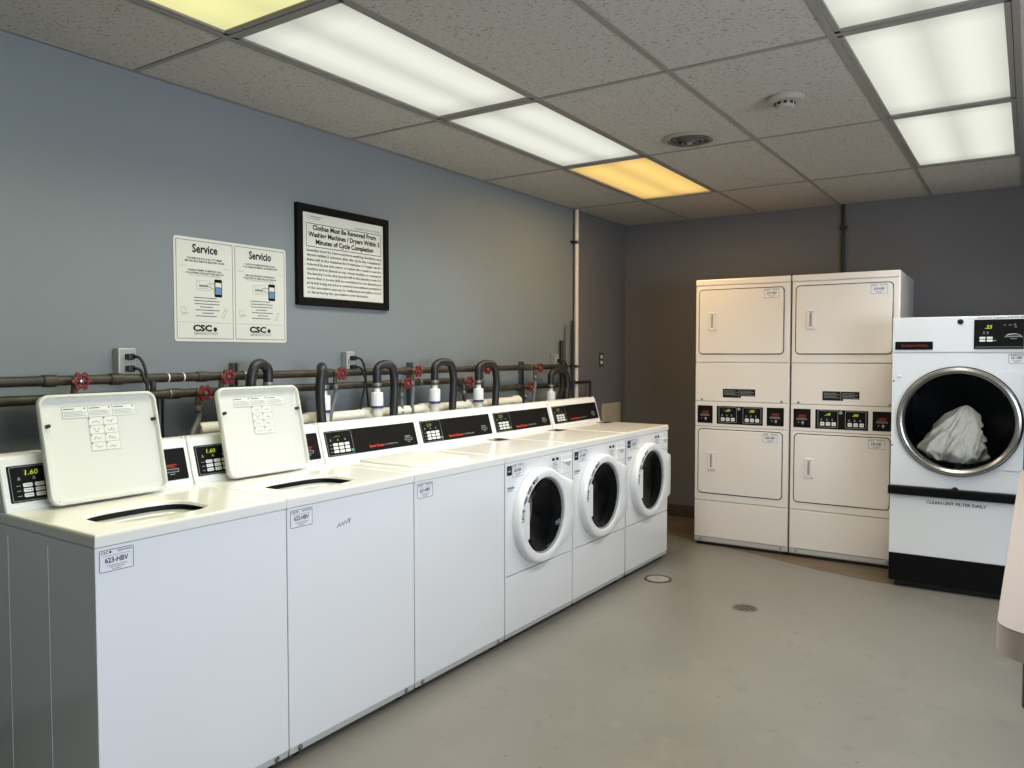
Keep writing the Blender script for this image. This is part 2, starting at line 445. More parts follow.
# vent and smoke detector
t = thing('ceiling_vent', 'round grey air vent with dark ring louvres in a ceiling tile', 'vent', (.582, 2.93, ZC - .002), RR)
m = MB(); F = frame((0, 0, 0), X, Y, (0, 0, -1))
m.lathe([(.150, -.002), (.150, .004), (.140, .010), (.122, .012), (.116, .006), (.116, -.03)], 'vent_metal', F, 48); m.obj('rim', t)
m = MB(); m.disc(.117, -.02, 'vent_dark', F); m.obj('throat', t)
for rr_, hh in ((.096, .016), (.068, .022), (.040, .028)):
    m = MB(); m.lathe([(rr_, -.012), (rr_ + .008, hh - .006), (rr_ + .004, hh), (rr_ - .006, hh - .008), (rr_ - .010, -.012)], 'vent_ring', F, 40); m.obj('louvre_ring', t)
m = MB(); m.lathe([(.0001, .026), (.014, .026), (.018, .0)], 'vent_metal', F, 24); m.obj('hub', t)
t = thing('smoke_detector', 'round off-white smoke detector on a ceiling tile', 'smoke detector', (1.184, 2.53, ZC - .001), RR)
m = MB(); m.lathe([(.086, 0), (.086, .012), (.078, .020), (.05, .024), (.0001, .024)], 'detector', F, 48); m.obj('base', t)
m = MB(); m.lathe([(.044, .022), (.044, .036), (.034, .046), (.0001, .048)], 'detector', F, 36); m.obj('sensor_head', t)
m = MB()
for k in range(10):
    q = 2 * PI * k / 10; m.box(-.007, .007, -.002, .002, -.005, .006, 'vent_dark', xf=Matrix.Translation(F(.0438 * math.cos(q), .0438 * math.sin(q), .030)) @ Matrix.Rotation(q + PI / 2, 4, 'Z'))
m.obj('sensor_slots', t)

# ------------------------------------------------------------------ shared bits of machines
def machine_tag(parent, fr, a, b, code, h=.0008, w=.102, ht=.066):
    """paper machine tag: (a, b) = its lower left corner"""
    m = MB(); m.prism(rrect(a, a + w, b, b + ht, .006), 0, h, 'sticker', fr)
    m.outline(rrect(a + .0015, a + w - .0015, b + .0015, b + ht - .0015, .005), .0018, h + .0004, 'ink_blue', fr)
    m.text('CSC', a + .006, b + ht - .0135, h + .0004, 'ink_blue', fr, .008, width=.022, align='L', bold=.02)
    m.disc(.0035, h + .0004, 'ink_blue', fr, 10, a + .033, b + ht - .0095)
    m.text('SERVICEWORKS', a + w - .006, b + ht - .0115, h + .0004, 'ink_blue', fr, .0055, width=.042, align='R', bold=.02)
    m.text(code, a + w / 2, b + .027, h + .0004, 'ink_blue', fr, .0150, width=w * .66, bold=.025)
    for k, (q0, q1) in enumerate(((.22, .8), (.3, .72), (.36, .62))):
        m.rect(a + w * q0, a + w * q1, b + .018 - k * .0055, b + .0198 - k * .0055, h + .0004, 'ink_grey', fr)
    m.rect(a + .012, a + w - .012, b + .0462, b + .0475, h + .0004, 'ink_grey', fr)
    return m.obj('machine_tag', parent)
MW = .6597
def cabinet(root, front=True):
    m = MB(); m.box(-.69, -.004, .001, MW - .001, .030, .902, 'white_enamel', .006)
    for xr in (-.521, -.266):
        for yy in (.002, MW - .002): m.box(xr - .004, xr + .004, yy - .0025, yy + .0025, .07, .87, 'white_enamel', .002, 1)
    m.obj('cabinet', root)
    for x in (-.63, -.05):
        for y in (.06, MW - .06):
            f = MB(); f.lathe([(.0001, 0), (.020, 0), (.022, .008), (.012, .012), (.010, .036)], 'black_rubber', frame((x, y, 0), X, Y, Z), 16); f.obj('levelling_foot', root)
    m = MB(); m.box(-.022, -.003, .002, MW - .002, .026, .050, 'grey_light', .003)
    m.obj('base_strip', root)
    for y in (.05, MW - .05):
        f = MB(); f.lathe([(.0001, .004), (.006, .003), (.008, 0)], 'steel', frame((-.003, y, .038), Y, Z, X), 12); f.lathe([(.010, .0006), (.010, 0)], 'black_plastic', frame((-.0029, y, .038), Y, Z, X), 12); f.disc(.010, .0006, 'black_plastic', frame((-.0029, y, .038), Y, Z, X), 12); f.obj('screw', root)
# console: sloped face frame
S0 = Vector((-.535, 0, .956)); S1 = Vector((-.573, 0, 1.086)); SU = (S1 - S0).normalized(); SN = Vector((SU.z, 0, -SU.x))
CF = frame(S0, Y, SU, SN)
def console(root, style):
    m = MB(); prof = [(-.69, .936), (-.531, .936), (-.531, .950), (S0.x, S0.z), (S1.x, S1.z), (-.576, 1.098), (-.584, 1.108), (-.596, 1.113), (-.650, 1.113), (-.672, 1.108), (-.684, 1.095), (-.69, 1.07)]
    pf = frame((0, .0015, 0), X, Z, Y); n = len(prof)
    L = MW - .003
    ins = inset(prof, .004)
    vs = [pf(p[0], p[1], 0) for p in ins] + [pf(p[0], p[1], .004) for p in prof] + [pf(p[0], p[1], L - .004) for p in prof] + [pf(p[0], p[1], L) for p in ins]
    fs = [list(range(n - 1, -1, -1)), [3 * n + i for i in range(n)]]
    for r in range(3):
        for i in range(n): j = (i + 1) % n; fs.append([r * n + i, r * n + j, (r + 1) * n + j, (r + 1) * n + i])
    m.add(vs, fs, 'white_plastic')
    c = m.obj('console', root, 25)
    # joint notches on the top lip
    for q in (.006, MW - .012):
        m = MB(); m.box(-.60, -.585, q, q + .006, 1.108, 1.118, 'white_plastic', .001, 1); m.obj('end_lip', c)
    p = MB(); p.prism(rrect(.021, MW - .019, .007, .127, .004), -.001, .0022, 'panel_black', CF); h = .0026
    if style == 'top':
        p.text('Speed Queen', .29, .026, h, 'red_print', CF, .013, width=.105, align='L', bold=.02)
        p.text('COMMERCIAL', .40, .028, h, 'grey_print', CF, .0075, width=.095, align='L')
    else:
        p.text('Speed Queen', .24, .022, h, 'red_print', CF, .014, width=.125, align='L', bold=.02)
        p.text('COMMERCIAL', .372, .024, h, 'grey_print', CF, .008, width=.10, align='L')
    po = p.obj('control_panel', root)
    k = MB(); k.outline(rrect(.027, .188, .011, .123, .004), .0014, h, 'grey_print', CF)
    for i in range(3):
        for j in range(3): k.prism(rrect(.062 + i * .036, .090 + i * .036, .022 + j * .0165, .034 + j * .0165, .003), .002, .0045, 'key_white', CF)
    for i in range(3):
        for j in range(3): k.rect(.066 + i * .036, .086 + i * .036, .0272 + j * .0165, .0290 + j * .0165, .0047, 'ink_grey', CF)
    for j in range(3): k.rect(.042, .055, .026 + j * .0165, .028 + j * .0165, h, 'grey_print', CF)
    for i in range(3): k.rect(.048 + i * .045, .057 + i * .045, .079, .082, h, 'grey_print', CF); k.rect(.050 + i * .045, .055 + i * .045, .084, .088, h, 'grey_print', CF)
    k.obj('keypad', po)
    g = MB(); g.prism(rrect(.168, .186, .022, .033, .003), .002, .0045, 'key_green', CF); g.obj('start_key', po)
    d = MB(); d.rect(.066, .126, .090, .116, h, 'black_gloss', CF)
    return po, d, h
def card_slot(po, red):
    h = .0026; m = MB(); a0, a1 = .548, .604
    m.outline(rrect(a0, a1, .036, .050, .004), .0022, h + .0006, 'grey_print', CF)
    m.prism(rrect(a0 + .003, a1 - .003, .039, .047, .003), .001, .0028, 'black_plastic', CF)
    m.rect(a0 + .004, a1 - .012, .056, .0605, h, 'red_dark' if red else 'grey_print', CF)
    if red: m.rect(a0 + .012, a1 - .004, .063, .067, h, 'red_dark', CF)
    m.rect(a0 + .018, a1 - .018, .028, .0305, h, 'grey_print', CF)
    m.obj('card_slot', po)
def digits(d, h, txt, bright, po):
    d.text(txt, .092, .094, h + .0005, 'led' if bright else 'led_dim', CF, .0165, width=.040, bold=.012, shear=.12)
    d.obj('display', po)

def deck(root, hole):
    m = MB(); x0, x1, y0, y1 = -.69, .003, 0.0002, MW - .0002; c = .006; r = .02
    if hole:
        hc, hy, rx, ry = -.195, .272, .122, .178
        H = []
        for i in range(64):
            t = 2 * PI * i / 64; e = .62
            H.append((hc + rx * math.copysign(abs(math.cos(t)) ** e, math.cos(t)), hy + ry * math.copysign(abs(math.sin(t)) ** e, math.sin(t))))
        m.plate_hole(x0 + c, x1 - c, y0 + c, y1 - c, H, .938, 'deck_enamel', UPF)
        n = len(H); H2 = inset(H, .006)
        m.add([UPF(p[0], p[1], .938) for p in H] + [UPF(p[0], p[1], .935) for p in inset(H, .004)] + [UPF(p[0], p[1], .926) for p in H2] + [UPF(p[0], p[1], .924) for p in inset(H, -.004)],
              [[k * n + i, k * n + (i + 1) % n, (k + 1) * n + (i + 1) % n, (k + 1) * n + i] for k in range(3) for i in range(n)], 'deck_enamel', True)
    else: m.rect(x0 + c, x1 - c, y0 + c, y1 - c, .938, 'deck_enamel', UPF)
    q = [[(x0 + c, y0 + c), (x1 - c, y0 + c), (x1 - c, y1 - c), (x0 + c, y1 - c)], [(x0 + c * .3, y0 + c * .3), (x1 - c * .3, y0 + c * .3), (x1 - c * .3, y1 - c * .3), (x0 + c * .3, y1 - c * .3)], [(x0, y0), (x1, y0), (x1, y1), (x0, y1)]]
    zz = [.938, .9356, .930]; vs = []; fs = []
    for k in range(3): vs += [UPF(p[0], p[1], zz[k]) for p in q[k]]
    vs += [UPF(p[0], p[1], .903) for p in q[2]]
    for k in range(3):
        for i in range(4): j = (i + 1) % 4; fs.append([k * 4 + i, k * 4 + j, k * 4 + 4 + j, k * 4 + 4 + i])
    if not hole: fs.append([15, 14, 13, 12])
    m.add(vs, fs, 'deck_enamel'); m.obj('worktop', root)
    if hole:
        def ringed(loops, mm):
            q = MB(); vs = []; fs = []
            for l_, h_ in loops: vs += [UPF(p[0], p[1], h_) for p in l_]
            for k in range(len(loops) - 1):
                for i in range(n): j = (i + 1) % n; fs.append([k * n + i, k * n + j, (k + 1) * n + j, (k + 1) * n + i])
            q.add(vs, fs, mm, True); return q
        ringed([(inset(H, -.003), .9235), (inset(H, -.03), .918), (inset(H, -.03), .870), (inset(H, -.008), .868)], 'gasket_and_gap_shade').obj('tub_gap_shade', root)  # ring coloured dark for the shade in the gap below the worktop
        ringed([(inset(H, -.014), .880), (inset(H, -.010), .898), (inset(H, .006), .908), (inset(H, .026), .905), (inset(H, .036), .892), (inset(H, .032), .80), (inset(H, .02), .72), (inset(H, .03), .50), (inset(H, .09), .46)], 'basket').obj('wash_basket', root)
        m = MB(); tf = frame((hc, hy, 0), X, Y, Z); m.lathe([(.0001, .46), (.11, .46), (.05, .50), (.036, .62), (.032, .80), (.024, .815), (.0001, .815)], 'grey_plastic', tf, 32); m.obj('agitator', root)
def lid_loop(w, l, r=.035): return rrect(0, w, 0, l, r, 7)
def lid(root, open_):
    w, l = .405, .365
    if open_:
        ang = math.radians(13.0); U = Vector((-math.sin(ang), 0, math.cos(ang))); Nn = Vector((math.cos(ang), 0, math.sin(ang)))
        F = frame((-.470, .104, .944), Y, U, Nn)
    else: F = frame((-.455, .118, .938), Y, X, (0, 0, -1))
    m = MB(); L0 = lid_loop(w, l); n = len(L0)
    rings = [(.012, -.012, ), (.004, -.010), (0, -.004), (0, .014), (.003, .018), (.008, .018), (.011, .014), (.013, .004), (.020, .001)]
    vs = []; fs = []
    for off, h in rings: vs += [F(p[0], p[1], h) for p in inset(L0, off)]
    for r in range(len(rings) - 1):
        for i in range(n): j = (i + 1) % n; fs.append([r * n + i, r * n + j, (r + 1) * n + j, (r + 1) * n + i])
    fs.append([i for i in range(n)]); fs.append([(len(rings) - 1) * n + i for i in range(n)])
    m.add(vs, fs, 'lid_enamel', True); lo = m.obj('lid', root, 50)
    if open_:
        for a, b in ((.024, .262), (w - .018, .262), (.026, .012), (w - .014, .018)):
            s = MB(); big = b > .1; R_ = .0062 if big else .004; s.lathe([(.0001, .020 if big else .016), (R_ * .4, .0205 if big else .016), (R_, .017 if big else .014), (R_ * 1.05, .0)], 'pipe_dark' if big else 'grey_plastic', frame(F(a, b, 0), Y, U, Nn), 16); s.obj('bumper' if big else 'screw', lo)
        s = MB(); h = .0022; s.rect(.077, .330, .2845, .3235, h, 'lid_sticker', F); s.rect(.158, .258, .168, .2845, h, 'lid_sticker', F)
        h += .0005
        for k in range(3):
            a = .077 + k * .0843; s.outline([(a, .2845), (a + .0843, .2845), (a + .0843, .3235), (a, .3235)], .0007, h, 'ink_grey', F)
            s.rect(a + .004, a + .040, .3145, .3170, h, 'ink', F); s.rect(a + .071, a + .076, .314, .3185, h, 'ink', F)
            for j in range(4): s.rect(a + .004, a + .078 - (j % 2) * .012, .291 + j * .0048, .2922 + j * .0048, h, 'ink_grey', F)
        for i in range(2):
            for j in range(4):
                a = .158 + i * .05; b = .168 + j * .029; s.outline([(a, b), (a + .05, b), (a + .05, b + .029), (a, b + .029)], .0006, h, 'ink_grey', F)
                s.rect(a + .002, a + .006, b + .0225, b + .0268, h, 'ink', F)
                rn = random.Random(i * 7 + j)
                q = [(a + .012 + k * .005, b + .006 + rn.random() * .014) for k in range(6)]
                for k in range(5):
                    e = Vector((q[k + 1][0] - q[k][0], q[k + 1][1] - q[k][1])).normalized() * .0006
                    s.flat([(q[k][0] - e.y, q[k][1] + e.x), (q[k][0] + e.y, q[k][1] - e.x), (q[k + 1][0] + e.y, q[k + 1][1] - e.x), (q[k + 1][0] - e.y, q[k + 1][1] + e.x)], h, 'ink', F)
        s.obj('instruction_sticker', lo)
    return lo

def top_loader(loc, label, code, price, open_, red, tag_a):
    t = thing('top_load_washer', label, 'washing machine', loc, 0, 'top-load washers in the row')
    cabinet(t)
    m = MB(); m.box(-.010, 0, .0012, MW - .0012, .052, .8995, 'white_enamel', .002); fp = m.obj('front_panel', t)
    deck(t, open_); lid(t, open_)
    po, d, h = console(t, 'top'); card_slot(po, red); digits(d, h, price, open_, po)
    machine_tag(t, WF, tag_a, .826, code)
    return t, fp
def front_loader(loc, label, code):
    t = thing('front_load_washer', label, 'washing machine', loc, 0, 'front-load washers in the row')
    cab = MB(); cab.box(-.69, -.16, .002, MW - .002, .034, .902, 'white_enamel', .006)
    for y0, y1, z0, z1 in ((.002, .03, .034, .902), (MW - .03, MW - .002, .034, .902), (.03, MW - .03, .034, .31), (.03, MW - .03, .86, .902)): cab.box(-.165, -.011, y0, y1, z0, z1, 'white_enamel')
    cab.obj('cabinet', t)
    for x in (-.63, -.05):
        for y in (.06, MW - .06):
            f = MB(); f.lathe([(.0001, 0), (.020, 0), (.022, .008), (.012, .012), (.010, .036)], 'black_rubber', frame((x, y, 0), X, Y, Z), 16); f.obj('levelling_foot', t)
    m = MB(); m.box(-.022, -.003, .004, MW - .004, .026, .046, 'grey_light', .003); m.obj('base_strip', t)
    cy, cz = .309, .600
    m = MB(); hole = circ(cy, cz, .214, 64)
    m.plate_hole(.005, MW - .005, .340, .897, hole, 0, 'white_enamel', WF)
    for a in ((.003, .005, .338, .899), (MW - .005, MW - .003, .338, .899), (.005, MW - .005, .338, .340), (.005, MW - .005, .897, .899)): m.box(-.012, -.0012, *a, 'white_enamel')
    fq = [(.003, .338), (MW - .003, .338), (MW - .003, .899), (.003, .899)]; fi = [(.005, .340), (MW - .005, .340), (MW - .005, .897), (.005, .897)]
    m.add([WF(p[0], p[1], -.0012) for p in fq] + [WF(p[0], p[1], 0) for p in fi], [[i, (i + 1) % 4, 4 + (i + 1) % 4, 4 + i] for i in range(4)], 'white_enamel')
    m.obj('front_panel', t)
    m = MB(); m.box(-.012, 0, .003, MW - .003, .048, .333, 'white_enamel', .003); m.obj('lower_panel', t)
    deck(t, False)
    # detergent label strip lying by the console
    m = MB(); m.rect(-.490, -.400, .515, .640, .9386, 'ink', UPF); m.rect(-.475, -.450, .53, .57, .9390, 'grey_print', UPF); m.obj('deck_label', t)
    po, d, h = console(t, 'front'); card_slot(po, False); digits(d, h, '2.00', False, po)
    # door: round on the left, squared off to a hinge on the right
    def outline(r):
        pts = []; k = .245 / r
        xe = cy + .300 - (.245 - r) * .6; ze = .140 - (.245 - r) * .4
        a = math.radians(52)
        for i in range(41):
            q = a + (2 * PI - 2 * a) * i / 40; pts.append((cy + r * math.cos(q), cz + r * math.sin(q)))
        for i in range(1, 5): f = i / 5; p = pts[40]; pts.append((p[0] + (xe - p[0]) * f, p[1] + (cz - ze - p[1]) * f ** .9))
        for i in range(5): pts.append((xe + .004 * math.sin(PI * i / 4), cz - ze + 2 * ze * i / 4))
        for i in range(1, 5): f = 1 - i / 5; p = pts[0]; pts.append((p[0] + (xe - p[0]) * f, p[1] + (cz + ze - p[1]) * f ** .9))
        return pts
    A = outline(.245); n = len(A)
    # inner hole ring sampled at the same bearings
    def ring(r): return [(cy + r * math.cos(math.atan2(p[1] - cz, p[0] - cy)), cz + r * math.sin(math.atan2(p[1] - cz, p[0] - cy))) for p in A]
    loops = [(A, .001), (A, .030), (outline(.243), .038), (outline(.239), .044), (outline(.233), .047), (ring(.203), .048), (ring(.199), .046), (ring(.197), .040), (ring(.1955), .020)]
    vs = []; fs = []
    for lp, h_ in loops: vs += [WF(p[0], p[1], h_) for p in lp]
    for r in range(len(loops) - 1):
        for i in range(n): j = (i + 1) % n; fs.append([r * n + i, r * n + j, (r + 1) * n + j, (r + 1) * n + i])
    m = MB(); m.add(vs, fs, 'white_plastic', True); dr = m.obj('door', t, 55)
    CFm = frame((0, cy, cz), Y, Z, X)
    m = MB(); m.lathe([(.1972, .038), (.1945, .036), (.192, .030), (.1895, .028)], 'seal_grey', CFm, 64); m.lathe([(.1895, .0279), (.188, .004), (.186, -.02)], 'gasket_and_gap_shade', CFm, 64); m.obj('door_seal', dr)
    m = MB(); m.lathe([(.189, .026), (.186, .028), (.165, .008), (.11, -.018), (.05, -.03), (.0001, -.033)], 'washer_glass', CFm, 64); m.obj('door_glass', dr)
    m = MB(); m.prism(rrect(cy - .203, cy - .163, cz - .094, cz + .090, .004), .036, .0505, 'white_plastic', WF, .002); m.obj('door_handle', dr)
    m = MB(); word = 'LEAVE OPEN WHEN IDLE'; q0, q1 = math.radians(178), math.radians(114)
    for i, ch in enumerate(word):
        if ch == ' ': continue
        q = q0 + (q1 - q0) * i / (len(word) - 1); rb = .2125
        lf = frame(WF(cy + rb * math.cos(q), cz + rb * math.sin(q), .0489), (0, math.sin(q), -math.cos(q)), (0, math.cos(q), math.sin(q)), X)
        m.text(ch, 0, 0, 0, 'ink_blue', lf, .0195, width=.0122, bold=.03)
    m.obj('door_lettering', dr)
    m = MB(); m.lathe([(.186, -.021), (.188, -.04), (.184, -.10), (.184, -.45), (.0001, -.46)], 'drum_black', CFm, 64)
    for k in range(3):
        q = 2 * PI * k / 3 + .5; F2 = frame(CFm(.184 * math.cos(q), .184 * math.sin(q), -.12), (0, -math.sin(q), math.cos(q)), (0, -math.cos(q), -math.sin(q)), (-1, 0, 0))
        m.prism([(-.03, -.005), (.03, -.005), (.014, .045), (-.014, .045)], 0, .28, 'steel', F2)
    m.obj('drum', t)
    m = MB(); m.prism(rrect(.530, .645, .782, .885, .006), .0003, .006, 'white_plastic', WF, .003); dw = m.obj('detergent_drawer', t)
    m = MB(); m.prism([(.556, .842), (.634, .842), (.630, .822), (.612, .816)], .0035, .0064, 'grey_light', WF); m.box(.004, .013, .545, .637, .842, .852, 'white_plastic', .002); m.obj('drawer_pull', dw)
    m = MB(); m.rect(.440, .512, .790, .880, .0007, 'sticker', WF); m.rect(.442, .470, .862, .877, .0011, 'ink', WF); m.rect(.482, .510, .862, .877, .0011, 'ink', WF)
    for k in range(6): m.rect(.446, .506 - (k % 2) * .012, .800 + k * .0095, .8035 + k * .0095, .0011, 'ink_grey', WF)
    m.obj('instruction_sticker', t)
    machine_tag(t, WF, .062, .822, code)
    m = MB(); m.rect(.017, .060, .837, .884, .0007, 'ink', WF); m.rect(.024, .050, .853, .862, .0011, 'grey_print', WF); m.text('CSC', .038, .868, .0011, 'grey_print', WF, .007, width=.022); m.obj('logo_sticker', t)
    m = MB(); m.rect(.020, .080, .768, .778, .0007, 'ink_grey', WF); m.rect(.020, .066, .758, .762, .0007, 'ink_grey', WF); m.obj('capacity_print', t)
    return t

top_loader((0, 0, 0), 'nearest white top-load washer, lid open, machine tag 623-HBV', '623-HBV', '1.60', True, True, .011)
top_loader((0, .661, 0), 'second open-lidded white top-load washer, machine tag 622-HBV', '622-HBV', '1.60', True, True, .013)
w3, fp = top_loader((0, 1.3235, 0), 'white top-load washer with closed lid beside the first round-door washer', '621-HBV', '.--', False, False, .017)
MW = .6645
front_loader((0, 1.9878, 0), 'white front-load washer nearest the camera, right beside the closed-lid top-loader', '620-HBV')
front_loader((0, 2.6555, 0), 'middle of the three white front-load washers with round doors', '619-HBV')
front_loader((0, 3.3345, 0), 'white front-load washer at the far end of the row by the floor drain cover', '618-HBV')
# the scrawl on the second washer's front panel
m = MB(); sc = [(.231, .792), (.243, .806), (.246, .793), (.258, .808), (.262, .796), (.275, .812), (.279, .799), (.290, .816), (.293, .800), (.300, .818)]
m.tube([WF(.0 + p[0], p[1], .0006) for p in sc], .0016, 'ink_grey', 6)
o = m.obj('pen_scrawl', [q for q in bpy.data.objects if q.name.startswith('top_load_washer')][1])

# ------------------------------------------------------------------ dryers (dryer frame, turned by DR)
DW = .6645
KD = 1.0253                    # the stacks are 0.683 m wide and 1.98 m high
def stacked_dryer(loc, label, codes):
    t = thing('stacked_dryer', label, 'dryer', loc, DR, 'stacked tumble dryers by the back wall'); t.scale = (KD, KD, KD); M = 'almond_enamel'
    dep = .84
    m = MB(); m.box(0, DW, .011, dep, .056, 1.966, M, .004); m.obj('cabinet', t)
    for x in (.05, DW - .05):
        for y in (.07, dep - .07):
            f = MB(); f.lathe([(.0001, .0356), (.022, .0356), (.024, .04), (.012, .046), (.010, .07)], 'black_rubber', frame((x, y, 0), X, Y, Z), 16); f.obj('levelling_foot', t)
    m = MB(); m.box(.02, DW - .02, .012, .03, .037, .060, 'black_plastic'); m.obj('toe_kick', t)
    m = MB(); m.box(-.001, DW + .001, -.004, dep, 1.925, 1.970, M, .008); m.obj('top_cap', t)
    def dryer_front(z0, z1, dz0, dz1, code, nm):
        m = MB(); m.box(.002, DW - .002, -.001, .012, z0, z1, M, .003); fp_ = m.obj(nm, t)
        m = MB(); L = rrect(.030, .621, dz0, dz1, .024)
        m.outline(inset(L, -.0065), .009, .0013, 'pipe_dark', DF); m.prism(L, .0012, .0085, M, DF, .003)
        d = m.obj('door', t)
        m = MB(); m.box(.6205, .6275, -.006, -.001, dz1 - .13, dz1 - .03, 'zinc', .001, 1); m.box(.6205, .6275, -.006, -.001, dz0 + .03, dz0 + .13, 'zinc', .001, 1); m.obj('door_hinge', d)
        zc = (dz0 + dz1) / 2 + .003; h = MB()
        hl = rrect(.098, .158, zc - .066, zc + .066, .005); n = len(hl)
        lp = [(hl, .008), (hl, .0135), (inset(hl, .004), .015), (inset(hl, .013), .015), (inset(hl, .016), .0095)]
        vs = []; fs = []
        for l_, q in lp: vs += [DF(p[0], p[1], q) for p in l_]
        for r in range(len(lp) - 1):
            for i in range(n): j = (i + 1) % n; fs.append([r * n + i, r * n + j, (r + 1) * n + j, (r + 1) * n + i])
        fs.append([(len(lp) - 1) * n + i for i in range(n)])
        h.add(vs, fs, 'almond_enamel'); h.prism([(.117, zc - .048), (.129, zc - .048), (.129, zc + .050), (.117, zc + .040)], .0094, .0100, 'grey_plastic', DF)  # grey sliver paints in the shade on the left of the handle pocket
        h.prism(rrect(.133, .145, zc - .05, zc + .05, .003), .009, .017, 'almond_enamel', DF, .003); h.obj('door_handle', d)
        machine_tag(d, frame((0, -.0085, 0), X, Z, (0, -1, 0)), .492, dz1 - .072, code)
    dryer_front(1.3745, 1.9215, 1.436, 1.892, codes[0], 'upper_front_panel')
    m = MB(); m.box(.002, DW - .002, -.001, .012, 1.093, 1.3685, M, .003); mp = m.obj('middle_panel', t)
    s = MB(); s.rect(.205, .435, 1.122, 1.184, .0016, 'ink', DF); s.rect(.335, .435, 1.122, 1.134, .0018, 'sticker', DF); s.rect(.318, .322, 1.122, 1.184, .0019, 'ink_grey', DF)
    for k in range(4):
        for a0, a1 in ((.214, .312), (.328, .426)): s.rect(a0, a1 - (k % 2) * .02, 1.141 + k * .0095, 1.1435 + k * .0095, .0020, 'grey_print', DF)
    s.obj('warning_sticker', mp)
    for a in (.05, DW - .05):
        f = MB(); f.lathe([(.0001, .004), (.007, .003), (.009, 0)], 'steel', frame((a, -.001, 1.103), X, Z, (0, -1, 0)), 12); f.obj('screw', mp)
    m = MB(); m.box(.002, DW - .002, -.001, .012, .909, 1.088, M, .003); m.obj('control_fascia', t)
    h = .0034
    for a0, a1 in ((.020, .132), (.516, .632)):
        m = MB(); m.prism(rrect(a0, a1, .933, 1.060, .003), .0008, .003, 'panel_black', DF); c = (a0 + a1) / 2
        m.rect(c - .028, c + .026, 1.008, 1.0125, h, 'red_dark', DF); m.rect(c - .020, c + .028, 1.0155, 1.020, h, 'red_dark', DF); m.rect(c - .026, c + .022, 1.0005, 1.004, h, 'red_dark', DF)
        m.outline(rrect(c - .036, c + .032, .985, .996, .004), .0028, h, 'grey_print', DF)
        m.disc(.0085, h, 'grey_print', DF, 14, c + .005, .967); m.rect(c + .002, c + .008, .953, .966, h, 'grey_print', DF); m.disc(.004, h, 'grey_print', DF, 10, c - .022, .968)
        m.obj('card_slot_panel', t)
    m = MB(); m.prism(rrect(.162, .490, .931, 1.060, .003), .0008, .003, 'panel_black', DF); m.disc(.011, h, 'grey_print', DF, 16, .322, 1.042)
    cp = m.obj('control_panel', t)
    for k, a0 in enumerate((.178, .350)):
        m = MB(); L = rrect(a0, a0 + .128, .942, 1.054, .008); m.outline(L, .0024, h, 'grey_print', DF)
        for i in range(3): m.prism(rrect(a0 + .016 + i * .036, a0 + .042 + i * .036, .953, .977, .004), .003, .0046, 'key_white', DF); m.rect(a0 + .02 + i * .036, a0 + .038 + i * .036, .963, .967, .0049, 'ink_grey', DF)
        for i in range(3): m.rect(a0 + .018 + i * .034, a0 + .030 + i * .034, .988, .992, h, 'grey_print', DF); m.rect(a0 + .021 + i * .034, a0 + .026 + i * .034, .995, 1.001, h, 'grey_print', DF)
        m.obj('keypad', cp)
        m = MB(); m.rect(a0 + .03, a0 + .095, 1.018, 1.044, h, 'black_gloss', DF); m.text('.00' if k else '.:0', a0 + .062, 1.021, h + .0005, 'led', DF, .017, width=.036, bold=.02, shear=.12); m.obj('display', cp)
    dryer_front(.368, .904, .424, .886, codes[1], 'lower_front_panel')
    m = MB(); m.box(.002, DW - .002, -.001, .012, .098, .363, M, .003); m.obj('base_panel', t)
    m = MB(); m.box(.002, DW - .002, .001, .016, .064, .095, 'grey_light', .002)
    m.obj('base_strip', t)
    for a in (.045, DW - .045):
        f = MB(); f.lathe([(.0001, .004), (.006, .003), (.008, 0)], 'steel', frame((a, .001, .080), X, Z, (0, -1, 0)), 12); f.obj('screw', t)
stacked_dryer((0.1393, 4.4811, -.0364), 'off-white stacked pair of dryers on the left, nearer the room corner', ('627-HBV', '628-HBV'))
stacked_dryer((0.8325, 4.4811, -.0364), 'off-white stacked pair of dryers on the right, beside the large round-door dryer', ('629-HBV', '630-HBV'))

GW, GD = .684, 1.1
t = thing('tumble_dryer', 'large white dryer with a chrome-ringed round glass door and black base', 'dryer', (1.5164, 4.0956, 0), DR)
M = 'cool_enamel'; ca, cb = .357, 1.035
m = MB()
for q in ((.022, .034, .012, GD, .209, 1.65), (GW - .012, GW, .012, GD, .209, 1.65), (.022, GW, GD - .012, GD, .209, 1.65), (.022, GW, .006, GD, 1.62, 1.652), (0.012, GW - .012, .02, GD, .209, .225), (.012, GW - .012, .012, .03, 1.40, 1.64)): m.box(*q, M, .002, 1)
m.obj('cabinet', t)
m = MB(); m.box(0, GW, 0, .012, 1.443, 1.653, M, .003); m.obj('top_panel', t)
m = MB(); hole = circ(ca, cb, .300, 64); m.plate_hole(.002, GW - .002, .632, 1.437, hole, 0, M, DF)
m.add([DF(p[0], p[1], 0) for p in hole] + [DF(p[0], p[1], -.03) for p in hole], [[i, (i + 1) % 64, 64 + (i + 1) % 64, 64 + i] for i in range(64)], M, True)
m.add([DF(p[0], p[1], 0) for p in ((.002, .632), (GW - .002, .632), (GW - .002, 1.437), (.002, 1.437))] + [DF(p[0], p[1], -.012) for p in ((0, .63), (GW, .63), (GW, 1.439), (0, 1.439))], [[i, (i + 1) % 4, 4 + (i + 1) % 4, 4 + i] for i in range(4)], M)
m.obj('front_panel', t)
m = MB(); a_ = ca + .12; n = 20; arc = [(ca + .318 * math.cos(q), cb + .318 * math.sin(q)) for q in [math.radians(58 - 116 * i / n) for i in range(n + 1)]]
